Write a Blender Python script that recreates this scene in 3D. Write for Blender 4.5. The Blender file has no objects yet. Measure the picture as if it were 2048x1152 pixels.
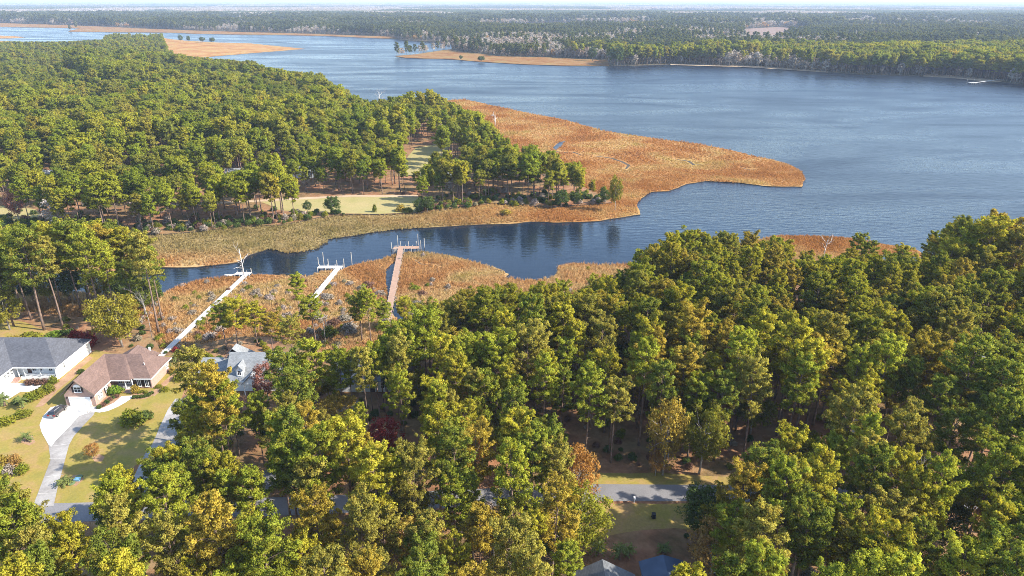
import bpy, math, random
import numpy as np
from mathutils import Vector, Matrix
from mathutils.geometry import tessellate_polygon

SC = bpy.context.scene
COL = SC.collection
R = math.radians
rng = np.random.default_rng(7)
random.seed(7)

# ------------------------------------------------------------------ camera, sky, sun, exposure
CAM_H, PITCH, ROLL, FPX = 92.0, R(22.82), R(0.1), 1366.0
cd = bpy.data.cameras.new('camera'); cam = bpy.data.objects.new('camera', cd); COL.objects.link(cam)
cd.sensor_width = 36; cd.lens = 36 * FPX / 2048; cd.clip_start = 1; cd.clip_end = 300000
cam.matrix_world = Matrix.Translation((0, 0, CAM_H)) @ Matrix.Rotation(math.pi/2 - PITCH, 4, 'X') @ Matrix.Rotation(ROLL, 4, 'Z')
SC.camera = cam

SUN_EL, SUN_AZ = R(37), R(-12)          # azimuth measured from +X
sv = Vector((math.cos(SUN_EL)*math.cos(SUN_AZ), math.cos(SUN_EL)*math.sin(SUN_AZ), math.sin(SUN_EL)))
W = bpy.data.worlds.new('World'); SC.world = W; W.use_nodes = True
wn = W.node_tree; bg = wn.nodes['Background']
sky = wn.nodes.new('ShaderNodeTexSky'); sky.sky_type = 'NISHITA'; sky.sun_disc = False
sky.sun_elevation = SUN_EL; sky.sun_rotation = math.atan2(sv.x, sv.y)
sky.air_density = 1.0; sky.dust_density = 0.6; sky.ozone_density = 1.5
wn.links.new(sky.outputs[0], bg.inputs[0]); bg.inputs[1].default_value = 0.15
sl = bpy.data.lights.new('sun', 'SUN'); sl.energy = 3.9; sl.angle = R(0.53); sl.color = (1.0, 0.93, 0.82)
so = bpy.data.objects.new('sun', sl); COL.objects.link(so)
so.rotation_euler = (-sv).to_track_quat('-Z', 'Y').to_euler(); so.location = (0, 0, 300)
SC.view_settings.view_transform = 'Standard'; SC.view_settings.look = 'None'
SC.view_settings.gamma = 1; SC.view_settings.use_curve_mapping = False
SC.view_settings.exposure = 1.58
cy = SC.cycles
cy.max_bounces = 5; cy.diffuse_bounces = 3; cy.glossy_bounces = 2; cy.transmission_bounces = 2
cy.transparent_max_bounces = 4; cy.volume_bounces = 0; cy.caustics_reflective = False; cy.caustics_refractive = False
cy.use_adaptive_sampling = True; cy.adaptive_threshold = 0.01
cy.use_denoising = True; cy.denoiser = 'OPENIMAGEDENOISE'; cy.denoising_input_passes = 'RGB_ALBEDO_NORMAL'; cy.denoising_prefilter = 'NONE'; cy.filter_width = 0.9

# ------------------------------------------------------------------ map helpers: a point of the photograph -> the ground it shows
cp_, sp_, cr_, sr_ = math.cos(PITCH), math.sin(PITCH), math.cos(ROLL), math.sin(ROLL)
def ray(px, py):
    x = (px - 1024) / FPX; y = -(py - 576) / FPX
    x, y = cr_*x - sr_*y, sr_*x + cr_*y
    return x, cp_ + y*sp_, -sp_ + y*cp_
def G(px, py, z=0.0):
    d = ray(px, py); t = (z - CAM_H) / d[2]
    return (d[0]*t, d[1]*t, z)
def G2(px, py, z=0.0): return G(px, py, z)[:2]
def proj(p):
    p = np.asarray(p, float); X = p[..., 0]; dz = p[..., 2] - CAM_H
    Y = p[..., 1]*sp_ + dz*cp_; Z = np.maximum(p[..., 1]*cp_ - dz*sp_, 0.1)
    x, y = X/Z, Y/Z
    x, y = cr_*x + sr_*y, -sr_*x + cr_*y
    return np.stack([1024 + FPX*x, 576 - FPX*y], -1)
def height_at(base, top_y, gz):
    g = G(base[0], base[1], gz); d = ray(base[0], top_y)
    return CAM_H + d[2]*g[1]/d[1] - gz
def inside(pts, poly):
    pts = np.asarray(pts, float); x, y = pts[..., 0], pts[..., 1]
    c = np.zeros(x.shape, bool); n = len(poly)
    for i in range(n):
        x1, y1 = poly[i][:2]; x2, y2 = poly[(i+1) % n][:2]
        if y1 == y2: continue
        m = ((y1 > y) != (y2 > y)) & (x < (x2-x1)*(y-y1)/(y2-y1) + x1)
        c ^= m
    return c
def vnoise(x, y, scale, seed=0):
    x = np.asarray(x)/scale; y = np.asarray(y)/scale
    xi, yi = np.floor(x).astype(np.int64), np.floor(y).astype(np.int64); fx, fy = x-xi, y-yi
    fx = fx*fx*(3-2*fx); fy = fy*fy*(3-2*fy)
    def h(a, b):
        v = (a*374761393 + b*668265263 + seed*1442695041) & 0xffffffff
        v = ((v ^ (v >> 13)) * 1274126177) & 0xffffffff
        return ((v ^ (v >> 16)) & 0xffff) / 65535.0
    return (h(xi, yi)*(1-fx)+h(xi+1, yi)*fx)*(1-fy) + (h(xi, yi+1)*(1-fx)+h(xi+1, yi+1)*fx)*fy
def rough(poly, step, amp, seed=1, closed=True):
    """densify an outline and make it wander like a natural bank"""
    out = []; n = len(poly)
    for i in range(n if closed else n-1):
        a = np.array(poly[i][:2]); b = np.array(poly[(i+1) % n][:2]); L = np.linalg.norm(b-a)
        k = max(1, min(60, int(L/step)))
        for j in range(k):
            p = a + (b-a)*j/k
            if L < 4000:
                p = p + amp*(np.array([vnoise(p[0], p[1], step*2.5, seed), vnoise(p[0], p[1], step*2.5, seed+9)])-.5)*2
            out.append(tuple(p))
    return out

# ------------------------------------------------------------------ object helpers
def tag(o, label=None, cat=None, group=None, kind=None):
    if label: o['label'] = label
    if cat: o['category'] = cat
    if group: o['group'] = group
    if kind: o['kind'] = kind
    return o
def link(name, me, parent=None, loc=None):
    o = bpy.data.objects.new(name, me); COL.objects.link(o)
    if parent: o.parent = parent
    if loc is not None: o.location = loc
    return o
def empty(name, loc, rz=0, sc=1):
    o = bpy.data.objects.new(name, None); COL.objects.link(o)
    o.location = loc; o.rotation_euler = (0, 0, rz); o.scale = (sc, sc, sc) if np.isscalar(sc) else sc
    o.empty_display_size = 0.5
    return o
class MB:
    def __init__(s): s.v = []; s.f = []
    def poly(s, pts):
        i = len(s.v); s.v += [tuple(p) for p in pts]; s.f.append(tuple(range(i, i+len(pts)))); return s
    def box(s, x0, x1, y0, y1, z0, z1):
        i = len(s.v)
        s.v += [(x, y, z) for z in (z0, z1) for x, y in ((x0, y0), (x1, y0), (x1, y1), (x0, y1))]
        for q in ((3,2,1,0),(4,5,6,7),(0,1,5,4),(1,2,6,5),(2,3,7,6),(3,0,4,7)): s.f.append(tuple(i+k for k in q))
        return s
    def prism(s, pts, dz):
        """top polygon pulled down by dz"""
        n = len(pts); i = len(s.v)
        s.v += [tuple(p) for p in pts] + [(p[0], p[1], p[2]-dz) for p in pts]
        s.f.append(tuple(i+k for k in range(n))); s.f.append(tuple(i+n+k for k in reversed(range(n))))
        for k in range(n): s.f.append((i+k, i+n+k, i+n+(k+1) % n, i+(k+1) % n))
        return s
    def tube(s, pts, rad, n=6, cap=True):
        pts = [Vector(p) for p in pts]; i0 = len(s.v); m = len(pts)
        for k, p in enumerate(pts):
            t = (pts[min(k+1, m-1)] - pts[max(k-1, 0)])
            t = t.normalized() if t.length > 1e-6 else Vector((0, 0, 1))
            a = t.cross(Vector((1, 0, 0)) if abs(t.x) < .8 else Vector((0, 1, 0))).normalized(); b = t.cross(a)
            r = rad[k] if not np.isscalar(rad) else rad
            for q in range(n):
                an = 2*math.pi*q/n
                s.v.append(tuple(p + a*math.cos(an)*r + b*math.sin(an)*r))
        for k in range(m-1):
            for q in range(n):
                s.f.append((i0+k*n+q, i0+k*n+(q+1) % n, i0+(k+1)*n+(q+1) % n, i0+(k+1)*n+q))
        if cap:
            s.f.append(tuple(i0+(m-1)*n+q for q in range(n))); s.f.append(tuple(i0+q for q in reversed(range(n))))
        return s
    def mesh(s, name, mat, off=(0, 0, 0), smooth=False):
        me = bpy.data.meshes.new(name)
        me.from_pydata([(x-off[0], y-off[1], z-off[2]) for x, y, z in s.v], [], s.f)
        if mat: me.materials.append(mat)
        if smooth: me.polygons.foreach_set('use_smooth', [True]*len(me.polygons))
        me.update(); return me
    def part(s, name, mat, root, smooth=False):
        top = root
        off = Vector((0, 0, 0))
        while top: off += top.location; top = top.parent
        return link(name, s.mesh(name, mat, off, smooth), root)
def ccw(poly):
    a = sum(poly[i][0]*poly[(i+1) % len(poly)][1]-poly[(i+1) % len(poly)][0]*poly[i][1] for i in range(len(poly)))
    return list(poly) if a > 0 else list(reversed(poly))
def sheet(name, poly, z, mat, skirt=0.0, kind='structure'):
    """a flat piece of ground with an optional bank round it"""
    poly = ccw(poly); V = [(p[0], p[1], z) for p in poly]
    tris = tessellate_polygon([[Vector(v) for v in V]])
    F = []
    for t in tris:
        a, b, c = (Vector(V[k]) for k in t)
        F.append(tuple(t) if (b-a).cross(c-a).z > 0 else tuple(reversed(t)))
    if skirt:
        n = len(V); V += [(p[0], p[1], z-skirt) for p in poly]
        F += [(i, i+n, (i+1) % n + n, (i+1) % n) for i in range(n)]
    me = bpy.data.meshes.new(name); me.from_pydata(V, [], F); me.materials.append(mat)
    if skirt:
        me.materials.append(M['mud']); me.polygons.foreach_set('material_index', [0 if i < len(tris) else 1 for i in range(len(F))])
    me.update(); o = link(name, me)
    if kind: o['kind'] = kind
    return o
def cloud_mesh(name, V, N, tone, mat):
    """loose triangles (3 verts each) with given shading normals and a per-vertex tone"""
    n = len(V); me = bpy.data.meshes.new(name)
    me.vertices.add(n); me.vertices.foreach_set('co', np.ascontiguousarray(V, np.float32).ravel())
    me.loops.add(n); me.loops.foreach_set('vertex_index', np.arange(n, dtype=np.int32))
    me.polygons.add(n//3); me.polygons.foreach_set('loop_start', np.arange(0, n, 3, dtype=np.int32))
    me.polygons.foreach_set('loop_total', np.full(n//3, 3, np.int32))
    me.update(); me.polygons.foreach_set('use_smooth', np.ones(n//3, bool))
    at = me.attributes.new('tone', 'FLOAT', 'POINT'); at.data.foreach_set('value', np.ascontiguousarray(tone, np.float32))
    if N is not None: me.normals_split_custom_set_from_vertices(N.astype(float).tolist())
    me.materials.append(mat); return me

# ------------------------------------------------------------------ materials
def newmat(name):
    m = bpy.data.materials.new(name); m.use_nodes = True; nt = m.node_tree
    for n in list(nt.nodes): nt.nodes.remove(n)
    out = nt.nodes.new('ShaderNodeOutputMaterial'); return m, nt, out
def N_(nt, typ, **kw):
    n = nt.nodes.new(typ)
    for k, v in kw.items():
        if k.startswith('i_'):
            key = k[2:]; n.inputs[int(key) if key.isdigit() else key].default_value = v
        else: setattr(n, k, v)
    return n
def ramp(nt, fac, stops, interp='LINEAR'):
    r = nt.nodes.new('ShaderNodeValToRGB'); cr = r.color_ramp; cr.interpolation = interp
    while len(cr.elements) < len(stops): cr.elements.new(0.5)
    for e, (p, c) in zip(cr.elements, stops): e.position = p; e.color = (*c, 1)
    nt.links.new(fac, r.inputs[0]); return r.outputs[0]
def noise_fac(nt, scale, detail=4, rough_=0.55, vec=None, dist=0.0):
    if vec is None: vec = nt.nodes.new('ShaderNodeNewGeometry').outputs['Position']
    n = N_(nt, 'ShaderNodeTexNoise'); n.inputs['Scale'].default_value = scale; n.inputs['Detail'].default_value = detail
    n.inputs['Roughness'].default_value = rough_; n.inputs['Distortion'].default_value = dist
    nt.links.new(vec, n.inputs['Vector']); return n.outputs['Fac']
def mix(nt, a, b, fac, mode='MIX'):
    m = nt.nodes.new('ShaderNodeMix'); m.data_type = 'RGBA'; m.blend_type = mode
    for sock, val in ((m.inputs[0], fac), (m.inputs[6], a), (m.inputs[7], b)):
        if hasattr(val, 'is_output'): nt.links.new(val, sock)
        elif isinstance(val, (int, float)): sock.default_value = val
        else: sock.default_value = (*val, 1)
    return m.outputs[2]
def surf(nt, out, col, rough_=0.8, bump=None, bstr=0.3, bdist=0.05, metal=0, spec=0.3):
    p = nt.nodes.new('ShaderNodeBsdfPrincipled'); p.inputs['Roughness'].default_value = rough_
    p.inputs['Metallic'].default_value = metal; p.inputs['Specular IOR Level'].default_value = spec
    if hasattr(col, 'is_output'): nt.links.new(col, p.inputs['Base Color'])
    else: p.inputs['Base Color'].default_value = (*col, 1)
    if bump is not None:
        b = nt.nodes.new('ShaderNodeBump'); b.inputs['Strength'].default_value = bstr; b.inputs['Distance'].default_value = bdist
        nt.links.new(bump, b.inputs['Height']); nt.links.new(b.outputs[0], p.inputs['Normal'])
    nt.links.new(p.outputs[0], out.inputs[0]); return p
def mat_plain(name, c, rough_=0.7, var=0.15, scale=3.0, metal=0, spec=0.3):
    m, nt, out = newmat(name); f = noise_fac(nt, scale, 5)
    c2 = tuple(x*(1-var) for x in c); c3 = tuple(min(1, x*(1+var)) for x in c)
    surf(nt, out, ramp(nt, f, [(0.3, c2), (0.7, c3)]), rough_, f, 0.15, 0.02, metal, spec); return m
def mat_ground(name, stops, scale, stops2=None, scale2=None, fine=1.5, bstr=0.5, bdist=0.15):
    m, nt, out = newmat(name)
    c = ramp(nt, noise_fac(nt, scale, 6, 0.6), stops)
    if stops2: c = mix(nt, c, ramp(nt, noise_fac(nt, scale2, 5, 0.6, dist=0.5), stops2), 0.5)
    f = noise_fac(nt, fine, 6, 0.7)
    c = mix(nt, c, ramp(nt, f, [(0.25, (.62,)*3), (0.75, (1.25,)*3)]), 0.6, 'MULTIPLY')
    surf(nt, out, c, 0.95, f, bstr, bdist, 0, 0.1); return m
def mat_foliage(name, cols, tone_lo=0.72, tone_hi=1.3, transl=0.3, alt=None, alt_amt=0.0, patch=None):
    """cols: colours picked per tree; the 'tone' attribute varies clumps, alt tints some clumps (old needles, turning leaves)"""
    m, nt, out = newmat(name)
    oi = nt.nodes.new('ShaderNodeObjectInfo')
    c = oi.outputs['Color']; n = len(cols or ())
    if cols: c = ramp(nt, oi.outputs['Random'], [((i+0.0)/max(1, n-1), q) for i, q in enumerate(cols)])
    at = N_(nt, 'ShaderNodeAttribute', attribute_name='tone')
    c = mix(nt, c, ramp(nt, at.outputs['Fac'], [(0, (tone_lo,)*3), (1, (tone_hi,)*3)]), 1.0, 'MULTIPLY')
    if patch: c = mix(nt, c, ramp(nt, noise_fac(nt, patch, 3, 0.6), [(0.36, (0.62, 0.70, 0.85)), (0.5, (0.95, 0.97, 1.0)), (0.64, (1.15, 1.1, 1.0))]), 1.0, 'MULTIPLY')
    if alt:
        f = noise_fac(nt, 0.55, 2)
        mr = N_(nt, 'ShaderNodeMapRange'); nt.links.new(f, mr.inputs[0])
        mr.inputs[1].default_value = 0.5; mr.inputs[2].default_value = 0.75; mr.inputs[4].default_value = alt_amt
        c = mix(nt, c, alt, mr.outputs[0])
    d = nt.nodes.new('ShaderNodeBsdfDiffuse'); t = nt.nodes.new('ShaderNodeBsdfTranslucent'); mx = nt.nodes.new('ShaderNodeMixShader')
    nt.links.new(c, d.inputs[0]); nt.links.new(mix(nt, c, (1.25, 1.15, 0.6), 1.0, 'MULTIPLY'), t.inputs[0])
    mx.inputs[0].default_value = transl
    nt.links.new(d.outputs[0], mx.inputs[1]); nt.links.new(t.outputs[0], mx.inputs[2]); nt.links.new(mx.outputs[0], out.inputs[0])
    return m

M = {}
def build_materials():
    # water: wind-ruffled on the open river, calmer in the sheltered creek
    m, nt, out = newmat('water')
    pos = nt.nodes.new('ShaderNodeNewGeometry').outputs['Position']
    mp = N_(nt, 'ShaderNodeMapping'); nt.links.new(pos, mp.inputs[0]); mp.inputs['Scale'].default_value = (0.3, 1.0, 1)
    mp.inputs['Rotation'].default_value = (0, 0, R(-20))
    w1 = noise_fac(nt, 0.55, 3, 0.6, mp.outputs[0]); w2 = noise_fac(nt, 0.02, 3, 0.5, mp.outputs[0], 1.0)
    sep = nt.nodes.new('ShaderNodeSeparateXYZ'); nt.links.new(pos, sep.inputs[0])
    ma = N_(nt, 'ShaderNodeMath', operation='MULTIPLY_ADD'); nt.links.new(sep.outputs[0], ma.inputs[0]); ma.inputs[1].default_value = 0.55
    nt.links.new(sep.outputs[1], ma.inputs[2])
    op = N_(nt, 'ShaderNodeMapRange', interpolation_type='SMOOTHSTEP'); nt.links.new(ma.outputs[0], op.inputs[0])
    op.inputs[1].default_value = 230; op.inputs[2].default_value = 480
    rr = N_(nt, 'ShaderNodeMapRange'); nt.links.new(op.outputs[0], rr.inputs[0]); rr.inputs[3].default_value = 0.05; rr.inputs[4].default_value = 0.30
    r2 = N_(nt, 'ShaderNodeMapRange'); nt.links.new(w2, r2.inputs[0]); r2.inputs[1].default_value = .3; r2.inputs[2].default_value = .7; r2.inputs[3].default_value = 0.65; r2.inputs[4].default_value = 1.35
    rm = N_(nt, 'ShaderNodeMath', operation='MULTIPLY'); nt.links.new(rr.outputs[0], rm.inputs[0]); nt.links.new(r2.outputs[0], rm.inputs[1])
    st = N_(nt, 'ShaderNodeMapRange'); nt.links.new(op.outputs[0], st.inputs[0]); st.inputs[3].default_value = 0.14; st.inputs[4].default_value = 1.0
    p = surf(nt, out, (0.008, 0.014, 0.024), 0.1, w1, 0.2, 0.5, 0, 0.4); p.inputs['IOR'].default_value = 1.33
    nt.links.new(rm.outputs[0], p.inputs['Roughness'])
    bump = [n for n in nt.nodes if n.type == 'BUMP'][0]; nt.links.new(st.outputs[0], bump.inputs['Strength'])
    M['water'] = m
    # grounds
    M['litter'] = mat_ground('pine_straw_floor', [(0.34, (0.10, 0.052, 0.03)), (0.48, (0.24, 0.115, 0.06)), (0.62, (0.34, 0.195, 0.11))], 0.25,
                             [(0.38, (0.26, 0.12, 0.06)), (0.6, (0.13, 0.12, 0.045))], 0.07, 0.9, 0.9, 0.3)
    M['lawn'] = mat_ground('lawn_grass', [(0.36, (0.30, 0.18, 0.08)), (0.46, (0.285, 0.20, 0.05)), (0.60, (0.245, 0.198, 0.042))], 0.075,
                           [(0.38, (0.29, 0.19, 0.09)), (0.52, (0.23, 0.19, 0.045)), (0.66, (0.17, 0.165, 0.04))], 0.25, 2.2, 0.5, 0.08)
    M['pale_lawn'] = mat_ground('dry_lawn', [(0.3, (0.33, 0.26, 0.12)), (0.7, (0.26, 0.235, 0.085))], 0.08, None, None, 1.2, 0.3, 0.06)
    M['far_floor'] = mat_ground('far_wood_floor', [(0.3, (0.05, 0.055, 0.03)), (0.5, (0.11, 0.095, 0.06)), (0.7, (0.17, 0.145, 0.10))], 0.004,
                                [(0.4, (0.05, 0.06, 0.03)), (0.6, (0.16, 0.13, 0.09))], 0.0011, 0.03, 0.3, 1.0)
    M['field_green'] = mat_ground('young_plantation', [(0.3, (0.045, 0.085, 0.03)), (0.7, (0.07, 0.115, 0.04))], 0.02, None, None, 0.2)
    M['field_red'] = mat_ground('cleared_field', [(0.3, (0.17, 0.11, 0.08)), (0.7, (0.22, 0.15, 0.11))], 0.01, None, None, 0.1)
    M['mud'] = mat_ground('creek_mud', [(0.3, (0.05, 0.04, 0.03)), (0.7, (0.09, 0.07, 0.05))], 0.3)
    M['asphalt'] = mat_ground('road_asphalt', [(0.3, (0.15, 0.145, 0.145)), (0.7, (0.21, 0.20, 0.20))], 0.15, None, None, 4.0, 0.2, 0.02)
    M['concrete'] = mat_ground('bright_concrete', [(0.3, (0.50, 0.47, 0.42)), (0.7, (0.60, 0.57, 0.52))], 0.25, None, None, 3.0, 0.1, 0.01)
    M['old_concrete'] = mat_ground('weathered_concrete', [(0.3, (0.17, 0.155, 0.14)), (0.5, (0.27, 0.25, 0.23)), (0.7, (0.38, 0.36, 0.33))], 0.16, None, None, 2.0, 0.15, 0.01)
    M['sand'] = mat_ground('bank_sand', [(0.3, (0.34, 0.24, 0.15)), (0.7, (0.44, 0.33, 0.22))], 0.1)
    # marsh: colour belongs to the stand of grass, so ground and tufts share one world-position pattern
    def marsh(name, leaf, dark=1.0):
        m, nt, out = newmat(name)
        a = ramp(nt, noise_fac(nt, 0.03, 6, 0.62, dist=0.9), [(0.28, (0.329, 0.180, 0.069)), (0.39, (0.441, 0.222, 0.082)), (0.50, (0.514, 0.304, 0.131)), (0.58, (0.555, 0.387, 0.180)), (0.68, (0.412, 0.312, 0.095))])
        b = ramp(nt, noise_fac(nt, 0.11, 4), [(0.38, (0.253, 0.206, 0.074)), (0.62, (0.381, 0.292, 0.130))])
        pos = nt.nodes.new('ShaderNodeNewGeometry').outputs['Position']
        sp = nt.nodes.new('ShaderNodeSeparateXYZ'); nt.links.new(pos, sp.inputs[0])
        ad = N_(nt, 'ShaderNodeMath', operation='MULTIPLY_ADD'); nt.links.new(sp.outputs[0], ad.inputs[0]); ad.inputs[1].default_value = 0.8; nt.links.new(sp.outputs[1], ad.inputs[2])
        # the north bank of the creek carries olive needlerush rather than rusty cordgrass
        up = N_(nt, 'ShaderNodeMapRange', interpolation_type='SMOOTHSTEP'); nt.links.new(sp.outputs[1], up.inputs[0]); up.inputs[1].default_value = 238; up.inputs[2].default_value = 262
        dn = N_(nt, 'ShaderNodeMapRange', interpolation_type='SMOOTHSTEP'); nt.links.new(ad.outputs[0], dn.inputs[0]); dn.inputs[1].default_value = 215; dn.inputs[2].default_value = 330; dn.inputs[3].default_value = 1; dn.inputs[4].default_value = 0
        mu = N_(nt, 'ShaderNodeMath', operation='MULTIPLY'); nt.links.new(up.outputs[0], mu.inputs[0]); nt.links.new(dn.outputs[0], mu.inputs[1])
        mm = N_(nt, 'ShaderNodeMath', operation='MULTIPLY'); nt.links.new(mu.outputs[0], mm.inputs[0]); mm.inputs[1].default_value = 0.95
        pen = N_(nt, 'ShaderNodeMath', operation='SUBTRACT'); nt.links.new(up.outputs[0], pen.inputs[0]); nt.links.new(mu.outputs[0], pen.inputs[1])
        a = mix(nt, a, mix(nt, a, (.90, .80, .66), 1.0, 'MULTIPLY'), pen.outputs[0])   # the open point carries redder cordgrass
        c = mix(nt, a, b, mm.outputs[0])
        if leaf:
            oi = nt.nodes.new('ShaderNodeObjectInfo')
            c = mix(nt, c, ramp(nt, oi.outputs['Random'], [(0, (.84, .82, .8)), (.5, (1.02, 1, .97)), (1, (1.2, 1.18, 1.15))]), 1.0, 'MULTIPLY')
            d = nt.nodes.new('ShaderNodeBsdfDiffuse'); t = nt.nodes.new('ShaderNodeBsdfTranslucent'); mx = nt.nodes.new('ShaderNodeMixShader')
            nt.links.new(c, d.inputs[0]); nt.links.new(c, t.inputs[0]); mx.inputs[0].default_value = 0.3
            nt.links.new(d.outputs[0], mx.inputs[1]); nt.links.new(t.outputs[0], mx.inputs[2]); nt.links.new(mx.outputs[0], out.inputs[0])
        else:
            f = noise_fac(nt, 0.9, 6, 0.7)
            c = mix(nt, c, ramp(nt, f, [(0.3, (.55,)*3), (0.7, (1.2,)*3)]), 0.8, 'MULTIPLY')
            c = mix(nt, c, (dark,)*3, 1.0, 'MULTIPLY'); surf(nt, out, c, 0.95, f, 0.8, 0.4, 0, 0.05)
        return m
    M['marsh'] = marsh('marsh_ground', False, .75); M['marsh_far'] = marsh('far_marsh_turf', False, .5); M['marsh_leaf'] = marsh('marsh_grass_blades', True)
    # foliage
    M['pine'] = mat_foliage('pine_needles', None, 0.42, 1.62, 0.36, (0.34, 0.23, 0.04), 0.5)
    M['pine_mid'] = mat_foliage('pine_needles_mid', [(0.191, 0.232, 0.025), (0.279, 0.285, 0.028), (0.225, 0.262, 0.027), (0.314, 0.290, 0.032), (0.235, 0.242, 0.039), (0.294, 0.248, 0.035)], 0.62, 1.35, 0.45, patch=0.022)
    M['pine_rest'] = mat_foliage('pine_needles_beyond', [(0.196, 0.222, 0.025), (0.294, 0.272, 0.028), (0.147, 0.175, 0.025), (0.245, 0.222, 0.043), (0.294, 0.225, 0.034), (0.240, 0.258, 0.028)], 0.60, 1.38, 0.42, (0.333, 0.230, 0.034), 0.5)
    M['far_green'] = mat_foliage('far_tree_needles', [(0.079, 0.099, 0.028), (0.122, 0.133, 0.040), (0.086, 0.103, 0.036), (0.144, 0.141, 0.044)], 0.6, 1.35, 0.35, patch=0.006)
    M['far_grey'] = mat_foliage('far_bare_twigs', [(0.36, 0.31, 0.27), (0.44, 0.39, 0.35), (0.31, 0.26, 0.22), (0.40, 0.29, 0.22)], 0.6, 1.25, 0.25)
    M['green_leaf'] = mat_foliage('green_leaves', [(0.167, 0.200, 0.025), (0.245, 0.245, 0.028), (0.137, 0.165, 0.027), (0.284, 0.245, 0.034)], 0.6, 1.35, 0.35, (0.235, 0.150, 0.025), 0.4)
    M['dark_leaf'] = mat_foliage('dark_evergreen_leaves', [(0.06, 0.095, 0.025), (0.09, 0.12, 0.03), (0.075, 0.11, 0.028)], 0.6, 1.35, 0.2)
    M['gold_leaf'] = mat_foliage('golden_leaves', [(0.37, 0.27, 0.05), (0.34, 0.25, 0.045), (0.40, 0.29, 0.06)], 0.6, 1.3, 0.35, (0.2, 0.18, 0.04), 0.5)
    M['orange_leaf'] = mat_foliage('orange_leaves', [(0.40, 0.20, 0.06), (0.36, 0.22, 0.07), (0.44, 0.22, 0.06)], 0.6, 1.3, 0.35, (0.18, 0.15, 0.04), 0.6)
    M['red_leaf'] = mat_foliage('red_leaves', [(0.26, 0.04, 0.035), (0.32, 0.055, 0.045)], 0.6, 1.35, 0.3)
    M['rose_leaf'] = mat_foliage('faded_rose_leaves', [(0.26, 0.11, 0.085), (0.29, 0.13, 0.10)], 0.65, 1.3, 0.3)
    M['pale_shrub'] = mat_foliage('pale_seedheads', [(0.36, 0.30, 0.26), (0.30, 0.26, 0.20), (0.40, 0.32, 0.29), (0.26, 0.23, 0.14)], 0.65, 1.25, 0.25)
    M['brown_shrub'] = mat_foliage('brown_shrub_leaves', [(0.17, 0.095, 0.065), (0.20, 0.11, 0.08)], 0.65, 1.25, 0.25)
    M['lime_leaf'] = mat_foliage('lime_hedge_leaves', [(0.16, 0.24, 0.03), (0.18, 0.25, 0.03)], 0.7, 1.25, 0.35)
    M['palm_leaf'] = mat_foliage('palm_fronds', [(0.13, 0.16, 0.05), (0.16, 0.18, 0.05)], 0.7, 1.25, 0.3)
    M['bark'] = mat_plain('pine_bark', (0.17, 0.115, 0.085), 0.95, 0.4, 1.5)
    M['grey_bark'] = mat_plain('grey_bark', (0.30, 0.27, 0.24), 0.9, 0.3, 1.5)
    M['dead_wood'] = mat_plain('bleached_dead_wood', (0.52, 0.47, 0.42), 0.9, 0.2, 2.0)
    # buildings
    def shingle(name, c):
        m, nt, out = newmat(name)
        br = N_(nt, 'ShaderNodeTexBrick'); pos = nt.nodes.new('ShaderNodeNewGeometry').outputs['Position']
        sx = nt.nodes.new('ShaderNodeSeparateXYZ'); nt.links.new(pos, sx.inputs[0])
        ad = N_(nt, 'ShaderNodeMath', operation='ADD'); nt.links.new(sx.outputs[0], ad.inputs[0]); nt.links.new(sx.outputs[1], ad.inputs[1])
        cb = nt.nodes.new('ShaderNodeCombineXYZ'); nt.links.new(ad.outputs[0], cb.inputs[0]); nt.links.new(sx.outputs[2], cb.inputs[1]); nt.links.new(cb.outputs[0], br.inputs['Vector'])
        br.inputs['Scale'].default_value = 1.0; br.inputs['Brick Width'].default_value = 0.45; br.inputs['Row Height'].default_value = 0.14; br.inputs['Mortar Size'].default_value = 0.008
        br.inputs['Color1'].default_value = (*[x*0.85 for x in c], 1); br.inputs['Color2'].default_value = (*[x*1.15 for x in c], 1); br.inputs['Mortar'].default_value = (*[x*0.6 for x in c], 1)
        f = noise_fac(nt, 0.5, 5)
        surf(nt, out, mix(nt, br.outputs['Color'], ramp(nt, f, [(.3, (.86,)*3), (.7, (1.12,)*3)]), 1.0, 'MULTIPLY'), 0.9, br.outputs['Fac'], 0.3, 0.02, 0, 0.2); return m
    M['roof_dark'] = shingle('charcoal_shingles', (0.085, 0.088, 0.10)); M['roof_brown'] = shingle('brown_shingles', (0.150, 0.098, 0.080))
    M['roof_grey'] = shingle('grey_shingles', (0.21, 0.22, 0.225)); M['roof_mid'] = shingle('mid_grey_shingles', (0.12, 0.125, 0.13)); M['roof_blue'] = mat_plain('blue_metal_roof', (0.06, 0.085, 0.13), 0.4, 0.15, 0.6, 0.3)
    def brick(name, c1, c2, mo):
        m, nt, out = newmat(name); br = N_(nt, 'ShaderNodeTexBrick'); pos = nt.nodes.new('ShaderNodeNewGeometry').outputs['Position']
        sx = nt.nodes.new('ShaderNodeSeparateXYZ'); nt.links.new(pos, sx.inputs[0])
        ad = N_(nt, 'ShaderNodeMath', operation='ADD'); nt.links.new(sx.outputs[0], ad.inputs[0]); nt.links.new(sx.outputs[1], ad.inputs[1])
        cb = nt.nodes.new('ShaderNodeCombineXYZ'); nt.links.new(ad.outputs[0], cb.inputs[0]); nt.links.new(sx.outputs[2], cb.inputs[1]); nt.links.new(cb.outputs[0], br.inputs['Vector'])
        br.inputs['Scale'].default_value = 1.0; br.inputs['Brick Width'].default_value = 0.21; br.inputs['Row Height'].default_value = 0.075; br.inputs['Mortar Size'].default_value = 0.008
        br.inputs['Color1'].default_value = (*c1, 1); br.inputs['Color2'].default_value = (*c2, 1); br.inputs['Mortar'].default_value = (*mo, 1)
        surf(nt, out, br.outputs['Color'], 0.9, br.outputs['Fac'], 0.2, 0.01); return m
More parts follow.
